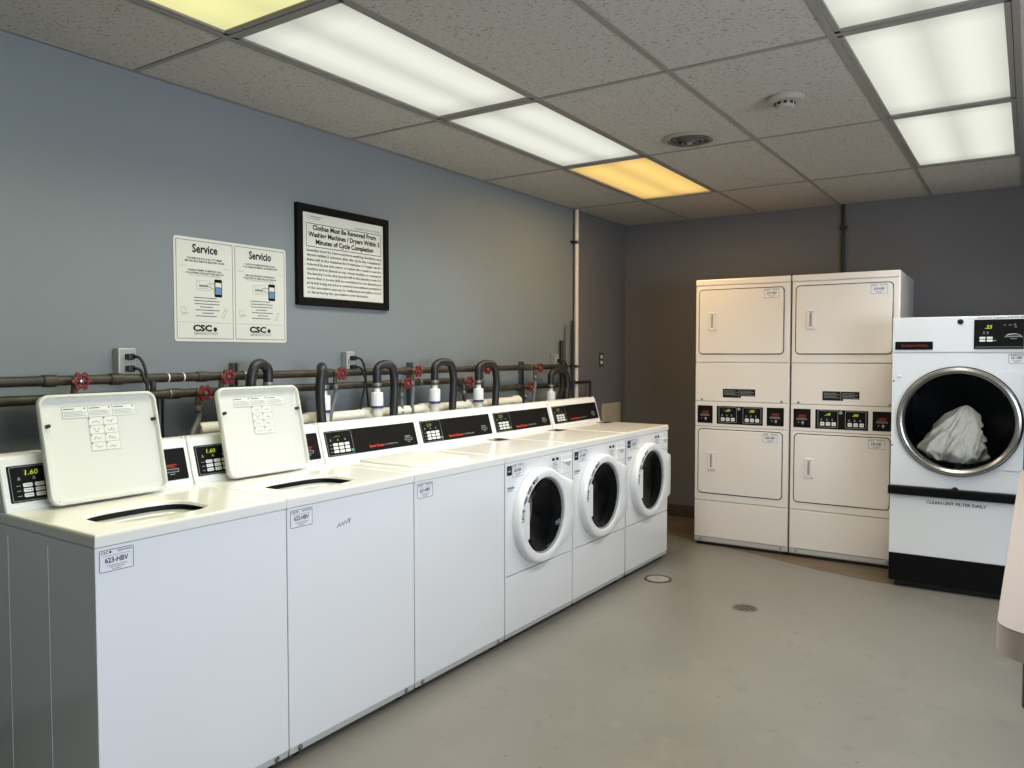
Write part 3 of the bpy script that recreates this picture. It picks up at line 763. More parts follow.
lp = [(GW - .012, cb + .2945), arc[0][:1] + (cb + .2945,)] + arc + [arc[-1][:1] + (cb - .2705,), (GW - .012, cb - .2705)]
m.prism(lp[::-1], .0005, .007, M, DF); m.obj('hinge_plate', t)
DFC = frame((ca, 0, cb), X, Z, (0, -1, 0))
m = MB(); m.lathe([(.326, 0), (.326, .012), (.323, .016), (.319, .014)], 'black_rubber', DFC, 72)
m.lathe([(.321, .012), (.320, .026), (.313, .035), (.302, .038), (.291, .034), (.285, .026), (.283, .014)], 'chrome', DFC, 72); dr = m.obj('door', t)
m = MB(); m.lathe([(.287, .018), (.20, .022), (.10, .024), (.0001, .025)], 'dryer_glass', DFC, 64); m.obj('door_glass', dr)
m = MB(); m.lathe([(.286, .016), (.284, -.03), (.296, -.05), (.300, -.06), (.300, -.09), (.318, -.10), (.318, -.78), (.0001, -.80)], 'drum_dark', DFC, 64)
for k in range(3):
    q = 2 * PI * k / 3 + PI / 6; F2 = frame(DFC(.318 * math.cos(q), .318 * math.sin(q), -.12), (-math.sin(q), 0, math.cos(q)), (-math.cos(q), 0, -math.sin(q)), (0, 1, 0))
    m.prism([(-.035, -.004), (.035, -.004), (.012, .055), (-.012, .055)], 0, .6, 'drum_dark', F2)
m.obj('drum', t)
m = MB(); m.prism(rrect(.016, .218, 1.459, 1.508, .003), .0005, .004, 'black_gloss', DF); m.text('Speed Queen', .05, 1.478, .0046, 'red_dark', DF, .015, width=.072, align='L', bold=.01); m.text('COMMERCIAL', .127, 1.478, .0046, 'red_dark', DF, .012, width=.068, align='L'); m.obj('brand_strip', t)
m = MB(); m.lathe([(.0001, .006), (.008, .006), (.015, .005), (.016, 0)], 'black_plastic', frame((.358, 0, 1.622), X, Z, (0, -1, 0)), 20); m.obj('lock', t)
m = MB(); m.prism(rrect(.428, .672, 1.462, 1.632, .004), .0005, .005, 'panel_black', DF); h = .0055
m.rect(.436, .664, 1.4725, 1.4745, h, 'grey_print', DF); m.outline([(.628, 1.584), (.636, 1.584), (.630, 1.606), (.622, 1.606)], .002, h, 'grey_print', DF)
m.rect(.596, .612, 1.597, 1.600, h, 'grey_print', DF); m.rect(.572, .584, 1.597, 1.600, h, 'grey_print', DF); m.rect(.512, .540, 1.508, 1.5125, h, 'grey_print', DF); cp = m.obj('control_panel', t)
m = MB()
for i in range(2):
    for j in range(2): m.prism(rrect(.456 + i * .036, .485 + i * .036, 1.5045 + j * .016, 1.5165 + j * .016, .003), .005, .0068, 'key_white', DF)
for a in (.474, .492): m.rect(a, a + .007, 1.556, 1.562, h, 'grey_print', DF); m.rect(a - .002, a + .009, 1.549, 1.5515, h, 'grey_print', DF)
m.obj('keypad', cp)
m = MB(); m.rect(.462, .530, 1.575, 1.607, h, 'black_gloss', DF); m.text('.25', .500, 1.580, h + .0005, 'led', DF, .02, width=.036, bold=.02, shear=.12); m.obj('display', cp)
m = MB(); m.tube([DF(a, b, .006) for a, b in ((.580, 1.528), (.592, 1.542), (.612, 1.5465), (.634, 1.5465), (.654, 1.540), (.664, 1.526))], .0028, 'steel', 8, smooth_path=4); m.prism(rrect(.586, .658, 1.530, 1.537, .002), .005, .0062, 'grey_print', DF); m.rect(.606, .638, 1.519, 1.523, h, 'grey_print', DF); m.obj('card_slot', cp)
machine_tag(t, DF, .598, 1.378, '631-HBV', w=.084, ht=.058)
m = MB(); m.prism(rrect(.030, .054, 1.292, 1.304, .004), .0003, .005, 'white_plastic', DF, .002); m.obj('door_switch', t)
m = MB(); m.lathe([(.0001, .004), (.004, .003), (.005, 0)], 'pipe_dark', frame((.010, 0, 1.268), X, Z, (0, -1, 0)), 10); m.lathe([(.0001, .004), (.004, .003), (.005, 0)], 'pipe_dark', frame((.008, 0, .875), X, Z, (0, -1, 0)), 10); m.obj('screw', t)
m = MB(); m.box(0, GW, 0, .012, .211, .574, M, .003); m.box(.012, GW - .012, .012, .03, .20, .63, M); lpan = m.obj('lint_panel', t)
m = MB(); m.text('CLEAN LINT FILTER DAILY', .355, .533, .0012, 'ink', DF, .0190, width=.310, shear=-.1, bold=.02); m.obj('marker_note', lpan)
m = MB(); m.text('ALWAYS CLEAN LINT FILTER', .560, 1.6368, .0008, 'ink', DF, .0105, width=.235, shear=.1); m.obj('marker_note', t)
m = MB(); m.box(-.010, GW + .004, -.024, .004, .577, .628, 'base_black', .006); br = m.obj('lint_door_rail', t)
m = MB(); m.lathe([(.0001, .020), (.012, .019), (.017, .013), (.015, .004), (.009, 0)], 'black_plastic', frame((.350, -.012, .632), X, Z, (0, -1, 0)), 20); m.obj('rail_knob', br)
m = MB(); m.box(0, GW, .0015, .10, .040, .208, 'base_black', .003); m.box(.022, GW, .09, GD, .040, .208, 'base_black', .003); m.box(.03, GW - .03, .04, GD - .04, 0.0015, .05, 'black_plastic'); m.obj('base', t)

# white washing tumbling behind the round glass
def cloth():
    """a damp sheet heaped on the drum floor: folds fan out from a twisted peak"""
    m = MB(); nu, nv = 180, 60; vs = []; fs = []
    for j in range(nv + 1):
        v = j / nv
        for i in range(nu):
            t = 2 * PI * i / nu + .9 * (1 - v) ** 2
            w_ = 2.2 * noise.noise(Vector((math.cos(t) * 1.3, math.sin(t) * 1.3, v * 1.1 + 3)))
            ridge = (1 - abs(math.sin(4.5 * t + 2.6 * w_ + 3.5 * v))) ** 1.3 * .26 + (1 - abs(math.sin(9 * t - 2.4 * w_ + 6 * v))) ** 1.6 * .13 - .10 * abs(noise.noise(Vector((math.cos(t) * 3.5, math.sin(t) * 3.5, v * 7 + 9)))) ** .6
            lump = .22 * noise.noise(Vector((math.cos(t) * 2, math.sin(t) * 2, v * 3)))
            prof = math.sin(min(1, v * 1.02) * PI / 2) ** .62 * (1 - .35 * max(0, v - .88) / .12)
            r = prof * (.78 + ridge * (.35 + v) + lump)
            z = 1 - v ** 1.25 + .05 * noise.noise(Vector((math.cos(t) * 4, math.sin(t) * 4, v * 6))) * (1 - v)
            vs.append((.172 * r * math.cos(t) - .05 * v + .02, .125 * r * math.sin(t), .345 * z))
    for j in range(nv):
        for i in range(nu): k = (i + 1) % nu; fs.append([j * nu + i, j * nu + k, (j + 1) * nu + k, (j + 1) * nu + i])
    fs.append([nv * nu + i for i in range(nu)])
    m.add(vs, fs, 'linen', True); return m
o = cloth().obj('laundry', None, 180)
o.location = rz((1.5164 + .338, 4.0956 + .235, .770), DR); o.rotation_euler = (0, math.radians(6), DR)
tag(o, 'crumpled white laundry behind the round glass door of the large dryer', 'laundry')

# ------------------------------------------------------------------ left wall: signs
LF = frame((XW, 0, 0), Y, Z, X)
def wall_thing(name, label, cat, y, z, group=None, off=0): return thing(name, label, cat, (XW + off, y, z), RR, group)
t = wall_thing('service_sign', 'cream service notice in English and Spanish side by side on the blue-grey wall', 'sign', .862, 1.492)
SW, SH = .606, .458
m = MB(); m.prism(rrect(0, SW, 0, SH, .014), .0005, .003, 'paper', WF); m.obj('board', t)
def service(a0, title, nm, lines1, lines2, note):
    m = MB(); a1 = a0 + .288; h = .0035; c = (a0 + a1) / 2
    m.outline(rrect(a0, a1, .012, SH - .012, .004), .0032, h, 'ink_grey', WF)
    m.text(title, c, SH - .064, h, 'ink', WF, .037, width=.128, bold=.03)
    for k, l in enumerate(lines1): m.text(l, c, SH - .094 - k * .0125, h, 'ink', WF, .0078, width=.20 if k % 2 else .175, bold=.03, res=1)
    for k, l in enumerate(lines2): m.text(l, c, SH - .146 - k * .0125, h, 'ink', WF, .0078, width=.19 if k % 2 else .17, bold=.03, res=1)
    m.text(note, c, SH - .168, h, 'ink_grey', WF, .006, width=.16, res=1)
    m.rect(a0 + .012, a0 + .052, SH - .1275, SH - .1263, h, 'ink_grey', WF); m.rect(a1 - .05, a1 - .012, SH - .1275, SH - .1263, h, 'ink_grey', WF)
    u = SH + .012
    m.outline(rrect(a0 + .098, a0 + .172, u - .242, u - .198, .004), .0012, h, 'ink_grey', WF)
    m.text('CSC', a0 + .104, u - .210, h, 'ink_grey', WF, .006, width=.014, align='L'); m.text('123-ABC', a0 + .135, u - .226, h, 'ink', WF, .009, width=.046) if False else m.rect(a0 + .112, a0 + .158, u - .226, u - .217, h, 'ink_grey', WF)
    m.rect(a0 + .110, a0 + .160, u - .2345, u - .233, h, 'ink_grey', WF)
    m.prism(rrect(a0 + .190, a0 + .229, u - .268, u - .188, .005), .003, .0042, 'black_gloss', WF)
    m.rect(a0 + .194, a0 + .225, u - .256, u - .203, .0046, 'phone_blue', WF); m.rect(a0 + .194, a0 + .225, u - .224, u - .203, .0048, 'paper', WF); m.rect(a0 + .196, a0 + .222, u - .226, u - .223, .0050, 'ink', WF)
    for (p, q) in (((a0 + .150, u - .212), (a0 + .190, u - .208)), ((a0 + .158, u - .222), (a0 + .190, u - .234))):
        e = Vector((q[0] - p[0], q[1] - p[1])).normalized() * .001; m.flat([(p[0] - e.y, p[1] + e.x), (p[0] + e.y, p[1] - e.x), (q[0] + e.y, q[1] - e.x), (q[0] - e.y, q[1] + e.x)], h, 'ink', WF)
    for k, (q0, q1) in enumerate(((.085, .20), (.085, .215), (.088, .215), (.115, .18), (.092, .215), (.125, .185), (.092, .20))):
        m.rect(a0 + q0, a0 + q1, u - .277 - k * .0135, u - .2733 - k * .0135, h, 'ink_soft', WF)
    # laptop and handset doodles
    m.outline([(a0 + .022, SH - .330), (a0 + .046, SH - .336), (a0 + .044, SH - .312), (a0 + .020, SH - .306)], .0014, h, 'ink_grey', WF); m.outline([(a0 + .026, SH - .344), (a0 + .062, SH - .334), (a0 + .050, SH - .329), (a0 + .024, SH - .336)], .0012, h, 'ink_grey', WF)
    m.outline([(a1 - .064, SH - .350), (a1 - .050, SH - .350), (a1 - .034, SH - .314), (a1 - .046, SH - .310)], .0016, h, 'ink_grey', WF)
    m.rect(a0 + .012, a1 - .012, .0845, .0857, h, 'ink_grey', WF)
    m.text('CSC', c - .018, .0475, h, 'ink', WF, .027, width=.096, bold=.05)
    for q, rr_ in ((20, .013), (60, .016), (95, .017), (130, .015), (170, .011)):
        q = math.radians(q); p = (c + .047, .052); e = (math.cos(q), math.sin(q)); m.flat([(p[0] - e[1] * .003, p[1] + e[0] * .003), (p[0] + e[0] * rr_ * .6 - e[1] * .0035, p[1] + e[1] * rr_ * .6 + e[0] * .0035), (p[0] + e[0] * rr_, p[1] + e[1] * rr_), (p[0] + e[0] * rr_ * .6 + e[1] * .0035, p[1] + e[1] * rr_ * .6 - e[0] * .0035), (p[0] + e[1] * .003, p[1] - e[0] * .003)][::-1], h, 'ink', WF)
    m.disc(.007, h, 'ink', WF, 12, c + .047, .052)
    m.rect(c - .060, c + .062, .0432, .0442, h, 'ink_grey', WF)
    m.text('SERVICE', c - .060, .030, h, 'ink', WF, .0105, width=.062, align='L'); m.text('WORKS', c + .004, .030, h, 'ink_grey', WF, .0105, width=.056, align='L')
    m.obj(nm, t)
service(.010, 'Service', 'english_notice', ['FOR SERVICE FOR OUR CUSTOMERS', 'REPORTING SERVICE RELATED ISSUES'], ['PLEASE SUBMIT A SERVICE CALL', 'FOLLOWING THE EASY STEPS BELOW'], 'STEP 1: LOCATE THE MACHINE NUMBER')
service(.309, 'Servicio', 'spanish_notice', ['SU SATISFACCION ES IMPORTANTE PARA NOSOTROS', 'Y LE AGRADECEMOS QUE REPORTE'], ['PARA SOLICITAR SERVICIO DE REPARACION', 'SIGA ESTOS SENCILLOS PASOS'], 'PASO 1: LOCALICE EL NUMERO DE LA MAQUINA')

t = wall_thing('framed_notice', 'black framed laundry room notice with a boxed bold heading on the wall', 'sign', 1.527, 1.684)
NW, NH = .668, .513
m = MB(); L = rrect(0, NW, 0, NH, .003, 2); I = rrect(.044, NW - .040, .042, NH - .040, .002, 2); n = len(L)
lp = [(L, .001), (L, .020), (inset(L, .004), .024), (inset(I, -.006), .022), (I, .012)]
vs = []; fs = []
for l_, q in lp: vs += [WF(p[0], p[1], q) for p in l_]
for r in range(len(lp) - 1):
    for i in range(n): j = (i + 1) % n; fs.append([r * n + i, r * n + j, (r + 1) * n + j, (r + 1) * n + i])
m.add(vs, fs, 'frame_black'); m.obj('picture_frame', t)
m = MB(); h = .0125; m.rect(.040, NW - .036, .038, NH - .036, .0115, 'paper', WF)
c = NW / 2
m.outline(circ(.078, NH - .062, .010, 16), .0015, h, 'ink_grey', WF); m.rect(.092, .17, NH - .060, NH - .056, h, 'ink_grey', WF); m.rect(.10, .16, NH - .070, NH - .067, h, 'ink_grey', WF)
m.text('Laundry Room Rules', NW - .066, NH - .083, h, 'ink_grey', WF, .0135, width=.19, align='R')
m.outline([(.066, NH - .212), (NW - .058, NH - .212), (NW - .058, NH - .092), (.066, NH - .092)], .0028, h, 'ink', WF)
for k, (l, w_) in enumerate((('Clothes Must Be Removed From', .46), ('Washing Machines / Dryers Within 5', .52), ('Minutes of Cycle Completion', .42))): m.text(l, c + .006, NH - .124 - k * .036, h, 'ink', WF, .0255, width=w_, bold=.03)
body = ['Laundry must be removed from washing machines and', 'dryers within 5 minutes after the cycle has completed.', 'Items left in the machines for 5 minutes or longer can be', 'removed by any unit owner or renter who needs to use the', 'machine and be placed on top of any machine or counter in', 'the laundry room. Any laundry left in the laundry room for', 'more than 6 hours will be considered to be abandoned', 'property being stored in a common area without permission', 'of the association and can be confiscated and either stored', 'or discarded by the association at its discretion.']
for k, l in enumerate(body): m.text(l, .070, NH - .236 - k * .0238, h, 'ink', WF, .0145, width=.540 if k < 9 else .44, align='L', bold=.012, res=1)
m.obj('printed_sheet', t)

# ------------------------------------------------------------------ left wall: pipes, valves, hoses
HX = XW + .088
def run(pts, r, name, m_='pipe_iron'):
    m = MB(); m.tube(pts, r, m_, 14); return m
def fittings(parent, ys, z, r, x=HX, mtl='pipe_iron'):
    for y in ys:
        m = MB(); m.tube([(x, y - .026, z), (x, y - .022, z), (x, y + .022, z), (x, y + .026, z)], [r * 1.05, r * 1.24, r * 1.24, r * 1.05], mtl, 14); m.obj('pipe_fitting', parent)
def valve(parent, y, z, hose_side=0):
    f = MB(); f.tube([(HX, y, z), (HX + .028, y, z), (HX + .034, y, z)], [.017, .017, .010], 'brass', 12); f.tube([(HX + .012, y, z), (HX + .016, y - .004, z - .035), (HX + .018, y - .006, z - .052)], [.012, .012, .014], 'brass', 12); f.tube([(HX + .03, y, z), (HX + .060, y, z)], .005, 'zinc', 8)
    v = f.obj('valve', parent)
    m = MB(); q = frame((HX + .060, y, z), Y, Z, X); m.lathe([(.021 , -.006), (.028, -.004), (.028, .004), (.021, .006), (.019, 0), (.021, -.006)], 'valve_red', q, 24)
    for k in range(6):
        a = PI * k / 3; m.lathe([(.0001, .006), (.008, .005), (.010, 0), (.008, -.005), (.0001, -.006)], 'valve_red', frame((HX + .060, y + .0275 * math.cos(a), z + .0275 * math.sin(a)), Y, Z, X), 10)
        m.box(-.001, .022, -.0035, .0035, -.0035, .0035, 'valve_red', xf=Matrix.Translation((HX + .060, y, z)) @ Matrix.Rotation(a, 4, 'X') @ Matrix.Rotation(PI / 2, 4, 'Z'))
    m.lathe([(.0001, .009), (.007, .008), (.009, .004), (.009, -.006)], 'steel', q, 12); m.obj('handwheel', v)
t = thing('water_pipe', 'upper rusty water pipe with red valve wheels along the left wall', 'pipe', (0, 0, 0), RR)
m = run([(HX, YF + .01, 1.338), (HX, 4.13, 1.338)], .0185, 'p'); m.obj('pipe_run', t)
fittings(t, [.30, .55, .93, 1.66, 2.26, 2.95, 3.55], 1.338, .0185)
for y in (.386, 1.022, 1.700, 2.300, 2.985, 3.640): valve(t, y, 1.336)
m = MB()
for y in (.66, .77, .84): m.lathe([(.0192, -.003), (.0198, 0), (.0192, .003)], 'pvc', frame((HX, y, 1.338), X, Z, Y), 14)
m.obj('pipe_tape', t)
t = thing('water_pipe', 'lower rusty water pipe running just above the washer consoles', 'pipe', (0, 0, 0), RR)
m = run(catmull([Vector(p) for p in ((HX, YF + .01, 1.270), (HX, 1.0, 1.270), (HX, 2.66, 1.268), (HX, 2.74, 1.262), (HX, 2.83, 1.215), (HX, 2.92, 1.200), (HX, 3.6, 1.199), (HX, 3.98, 1.199))], 6), .0185, 'p'); m.obj('pipe_run', t)
fittings(t, [.80, 2.15, 2.70, 3.44], 1.268, .0185) if False else fittings(t, [.80, 2.15], 1.270, .0185)
fittings(t, [3.44], 1.199, .0185)
for y, z in ((.905, 1.270), (2.205, 1.269), (2.795, 1.262), (3.515, 1.201)): valve(t, y, z)
m = MB(); m.tube([(HX, .700, 1.338), (HX + .012, .700, 1.30), (HX, .700, 1.272)], .012, 'pipe_dark', 10); m.obj('pipe_link', t)

for y, z0, z1, lb in ((.781, .98, 1.275, 'dark slotted strut behind the lower pipe just right of the first raised lid'), (1.15, 1.0, 1.395, 'dark slotted strut behind the pipes above the second raised lid'), (2.375, 1.0, 1.385, 'dark slotted strut behind the pipes between the third and fourth looped hoses'), (3.59, 1.0, 1.38, 'dark slotted strut behind the pipes near the end of the white drain pipe')):
    t = wall_thing('pipe_strut', lb, 'bracket', y, z0, 'pipe struts on the left wall')
    m = MB(); H_ = z1 - z0
    m.box(.0005, .003, -.016, .016, 0, H_, 'zinc'); m.box(.003, .030, -.016, -.0138, 0, H_, 'strut_grey'); m.box(.003, .030, .0138, .016, 0, H_, 'strut_grey'); m.box(.0275, .030, -.016, -.007, 0, H_, 'zinc'); m.box(.0275, .030, .007, .016, 0, H_, 'zinc'); m.obj('channel', t)
    for zz in (1.27 if y < 3 else 1.199, 1.338):
        if zz > z1 + .02: continue
        m = MB(); m.lathe([(.0195, -.010), (.0225, -.010), (.0225, .010), (.0195, .010)], 'zinc', frame((.088, 0, zz - z0), X, Z, Y), 18); m.box(.029, .070, -.008, .008, zz - z0 - .004, zz - z0 + .004, 'zinc'); m.obj('pipe_clamp', t)

# white drain pipe and standpipes
t = thing('drain_pipe', 'horizontal white plastic drain pipe behind the washer consoles', 'pipe', (0, 0, 0), 0)
PX = -.862
m = MB(); m.tube([(PX, .9, 1.108), (PX, 3.37, 1.108)], .031, 'pvc', 20); m.obj('pipe_run', t)
m = MB(); m.tube([(PX, 3.34, 1.108), (PX, 3.344, 1.108), (PX, 3.392, 1.108), (PX, 3.396, 1.108)], [.032, .038, .038, .032], 'pvc', 20); m.obj('end_cap', t)
SP = [(1.215, 1.26), (1.550, 1.235), (1.925, 1.235), (2.405, 1.235), (2.835, 1.222), (3.717, 1.165)]
for y, z in SP[:5]:
    m = MB(); m.tube([(PX, y - .05, 1.108), (PX, y - .046, 1.108), (PX, y + .046, 1.108), (PX, y + .05, 1.108)], [.032, .0375, .0375, .032], 'pvc', 20); m.tube([(PX, y, 1.108), (PX + .04, y, 1.09), (-.785, y, 1.06)], .029, 'pvc', 16); m.obj('tee_fitting', t)
spl = ['white plastic standpipe behind the second raised lid', 'white standpipe just right of the second raised lid, beside a straight black hose', 'white standpipe with purple band, third from the left end, below the cords from the outlet', 'white standpipe with purple band behind the console of the nearest front-load washer', 'white standpipe with purple band just left of the drain pipe end cap', 'white standpipe with purple band nearest the vertical conduit in the corner']
hol = ['black looped drain hose rising behind the second raised lid', 'black drain hose looped edge-on just right of the second raised lid', 'black drain hose looped above the closed-lid washer console', 'black drain hose with a tall rounded loop above the nearest front-load washer console', 'black drain hose looped above the middle front-load washer console', 'black drain hose with the lowest loop, nearest the vertical conduit']
legs = [(1.105, -1, 1.415), (1.480, -1, 1.395), (2.030, 1, 1.402), (2.545, 1, 1.410), (2.990, 1, 1.396), (3.905, 1, 1.335)]
for k, ((y, z), (yl, sd, top)) in enumerate(zip(SP, legs)):
    sx = -.79
    t = thing('standpipe', spl[k], 'pipe', (sx, y, 0), 0, 'white standpipes behind the washers')
    m = MB(); m.tube([(0, 0, 1.0), (0, 0, z - .02)], .0265, 'pvc', 18); m.obj('pipe_run', t)
    m = MB(); m.tube([(0, 0, z - .082), (0, 0, z - .08), (0, 0, z - .008), (0, 0, z - .004)], [.029, .0325, .0325, .028], 'white_plastic', 20); m.tube([(0, 0, z - .008), (0, 0, z + .04)], .017, 'pvc', 14); m.obj('hose_adapter', t)
    m = MB(); m.tube([(0, 0, z - .090), (0, 0, z - .076)], .0333, 'primer_purple', 20); m.obj('purple_band', t)
    hx = sx; fx = -.735 if k == 1 else -.765
    zb = z + .02
    rise = (top - .024) - zb; gap = yl - y
    w_ = abs(gap) + .02
    pts = [(hx, y, zb), (hx, y, zb + rise * .45), (hx, y + gap * .02, zb + rise * .78), (hx, y + gap * .22, top - .030), ((hx + fx) / 2, y + gap * .52, top - .022), (fx, y + gap * .84, top - .036), (fx, y + gap * 1.0, top - .085), (fx, y + gap * 1.05, top - .15), (fx, y + gap * .98, 1.15), (fx + .005, y + gap * .86, 1.03), (fx + .01, y + gap * .8, .90), (fx + .03, y + gap * .8, .83), (-.688, y + gap * .8, .81)]
    m = MB(); m.tube(pts, .0232, 'black_rubber', 14, smooth_path=6); q = m.obj('drain_hose', None); tag(q, hol[k], 'hose', 'black drain hoses behind the washers')
    c = MB(); c.tube([(hx, y, zb + .008), (hx, y, zb + .010), (hx, y, zb + .024), (hx, y, zb + .026)], [.0238, .0252, .0252, .0238], 'zinc', 16); c.obj('hose_clamp', q)

def small_hose(name, pts, r, m_, label, cat, group):
    m = MB(); m.tube([rz(p, 0) for p in pts], r, m_, 10, smooth_path=6); o = m.obj(name, None); tag(o, label, cat, group); return o
def rw(x, y, z): return rz((x, y, z), RR)
HV = HX + .018
fills = [((.380, 1.284), (.42, 1.02), 'grey fill hose from the first red valve, behind the first raised lid'),
         ((.899, 1.218), (.84, 1.02), 'grey fill hose hanging left of the second raised lid'),
         ((1.016, 1.284), (1.06, 1.02), 'grey fill hose from the upper valve behind the second raised lid'),
         ((1.694, 1.284), (1.615, 1.02), 'grey fill hose hanging left of the paired black cords'),
         ((2.199, 1.217), (2.185, 1.02), 'grey fill hose below the lower red valve, left of the strut'),
         ((2.294, 1.284), (2.265, 1.02), 'grey fill hose from the upper red valve, right of the strut'),
         ((2.789, 1.210), (2.76, 1.02), 'dark fill hose curving down where the lower pipe steps down'),
         ((2.979, 1.284), (2.93, 1.02), 'dark fill hose hidden partly by the fifth looped hose'),
         ((3.509, 1.149), (3.45, 1.02), 'short fill hose below the lowest red valve'),
         ((3.634, 1.284), (3.56, 1.02), 'grey fill hose hanging from the farthest red valve')]
for (y, z), (y2, z2), lb in fills:
    dark = lb.startswith('dark')
    q = small_hose('fill_hose', [rw(HV, y, z), rw(HV + .004, y - .002, z - .06), rw(HV + .02, (y + y2) / 2 - .012, (z + z2) / 2 - .02), rw(HV + .04, y2, z2 + .03), rw(HV + .09, y2 + .01, .88), Vector((-.688, y2 + .01, .84))], .0115, 'pipe_dark' if dark else 'hose_grey', lb, 'hose', 'fill hoses below the valves')
    c = MB(); c.tube([rw(HV, y, z - .002), rw(HV + .001, y, z - .034)], .0145, 'zinc', 10); c.obj('coupling', q)

# outlets and cords
def outlet(y, z, label, w=.075, hgt=.118, mtl='plate_metal', plugs=True, dep=.045, socket='key_white'):
    t = wall_thing('wall_outlet', label, 'outlet', y, z)
    m = MB(); m.box(.0008, dep, -w / 2, w / 2, -hgt / 2, hgt / 2, mtl, .005); m.obj('box', t)
    for s in (.024, -.024):
        m = MB(); m.prism(rrect(-.016, .016, s - .014, s + .014, .009), dep, dep + .004, socket, WF, .001)
        for a in (-.006, .006): m.rect(a - .0014, a + .0014, s - .001, s + .008, dep + .0043, 'ink', WF)
        m.disc(.0024, dep + .0043, 'ink', WF, 10, 0, s - .008); m.obj('socket', t)
    return t
outlet(.625, 1.402, 'grey metal outlet box with two black plugs above the first raised lid')
outlet(1.866, 1.39, 'small metal outlet box with two black plugs near the framed notice\'s lower right', w=.06)
outlet(4.055, 1.36, 'metal outlet box by the vertical pipes in the far left corner', w=.06, hgt=.15)
t = outlet(4.87, 1.385, 'flush brown double outlet on the left wall near the room corner', mtl='cover_brown', plugs=False, dep=.008)
cords = [(.625, 1.402, .024, (.665, 1.0), 'upper black power cord at the outlet above the first raised lid'),
         (.625, 1.402, -.024, (.64, 1.0), 'lower black power cord at the outlet above the first raised lid'),
         (1.866, 1.39, .024, (2.05 - .10, 1.0), 'longer black power cord from the outlet beside the third looped hose'),
         (1.866, 1.39, -.024, (1.90 - .03, 1.0), 'shorter black power cord from the outlet beside the third looped hose'),
         (4.055, 1.36, .024, (3.99, 1.0), 'upper black power cord at the corner outlet by the vertical pipes'),
         (4.055, 1.36, -.024, (3.95, 1.0), 'lower black power cord at the corner outlet by the vertical pipes')]
for y, z, s, (y2, z2), lb in cords:
    x = XW + .049
    q = small_hose('power_cord', [rw(x + .028, y + .006, z + s), rw(x + .05, y + .02, z + s - .006), rw(x + .06, y + .036, z + s - .05), rw(x + .055, y + .042 + (y2 - y) * .15, z - .12), rw(x + .055, y2, z2 + .08), rw(x + .12, y2, .90), Vector((-.688, y2, .87))], .0062, 'black_rubber', lb, 'cord', 'black power cords on the left wall')
    c = MB(); c.prism(rrect(-.015, .015, -.013, .013, .007), .0006, .030, 'black_rubber', frame(rw(x, y, z + s), Y, Z, X), .005); c.obj('plug', q)

# vertical pipes by the corner
t = thing('conduit', 'tall cream painted vertical pipe near the far left corner', 'pipe', (XW + .03, 4.385, 0), RR)
m = MB(); m.tube([(0, 0, .93), (0, 0, ZC - .006)], .017, 'conduit', 16); m.obj('pipe_run', t)
for z in (1.335, 2.33):
    m = MB(); m.box(-.029, .020, -.020, .020, z - .012, z + .012, 'zinc', .003); m.box(-.029, .012, -.055, -.018, z - .010, z + .010, 'pipe_dark', .003); m.obj('pipe_clamp', t)
t = thing('dark_pipe', 'thin black vertical pipe with a side branch, left of the cream conduit', 'pipe', (XW + .035, 4.320, 0), RR)
m = MB(); m.tube([(0, 0, .96), (0, 0, 1.70)], .0125, 'pipe_dark', 12); m.obj('riser', t)
m = MB(); m.tube([(0, 0, 1.205), (0.03, .06, 1.205), (.035, .225, 1.205), (.03, .238, 1.192), (.03, .238, .96)], .0115, 'pipe_dark', 12); m.obj('branch', t)
m = MB(); m.lathe([(.0125, -.02), (.0175, -.018), (.0175, .018), (.0125, .02)], 'pipe_dark', frame((0, 0, 1.205), X, Y, Z), 14); m.obj('pipe_tee', t)
o = MB().tube([rw(XW + .025, 4.230, .96), rw(XW + .025, 4.230, 1.66)], .008, 'hose_grey', 10).obj('thin_pipe', None); tag(o, 'slim grey vertical tube between two black risers by the corner outlet', 'pipe')
o = MB().tube([rw(XW + .03, 4.150, .96), rw(XW + .03, 4.150, 1.53)], .014, 'pipe_dark', 12).obj('dark_pipe', None); tag(o, 'short black capped vertical pipe right beside the corner outlet box', 'pipe')
c = MB(); c.tube([rw(XW + .03, 4.150, 1.515), rw(XW + .03, 4.150, 1.54)], .0175, 'pipe_dark', 12); c.obj('pipe_cap', o)
t = wall_thing('access_panel', 'beige access panel low on the left wall by the corner', 'panel', 5.07, .80)
m = MB(); L = rrect(-.175, .175, -.20, .20, .004, 2); m.prism(L, .0008, .010, 'access_beige', WF, .003); m.obj('frame', t)
m = MB(); m.prism(rrect(-.145, .145, -.17, .17, .003, 2), .0098, .0125, 'access_beige', WF, .001); m.box(.012, .015, -.11, -.02, .12, .126, 'table_side'); m.obj('hatch', t)
t = thing('dark_pipe', 'dark vertical pipe on the back wall above the stacked dryers', 'pipe', (.912, YB - .022, 0), RR)
m = MB(); m.tube([(0, 0, 1.99), (0, 0, ZC - .006)], .012, 'pipe_dark', 12); m.obj('pipe_run', t)
m = MB(); m.box(-.026, .026, -.018, .021, 2.40, 2.42, 'pipe_dark', .002); m.obj('pipe_clamp', t)

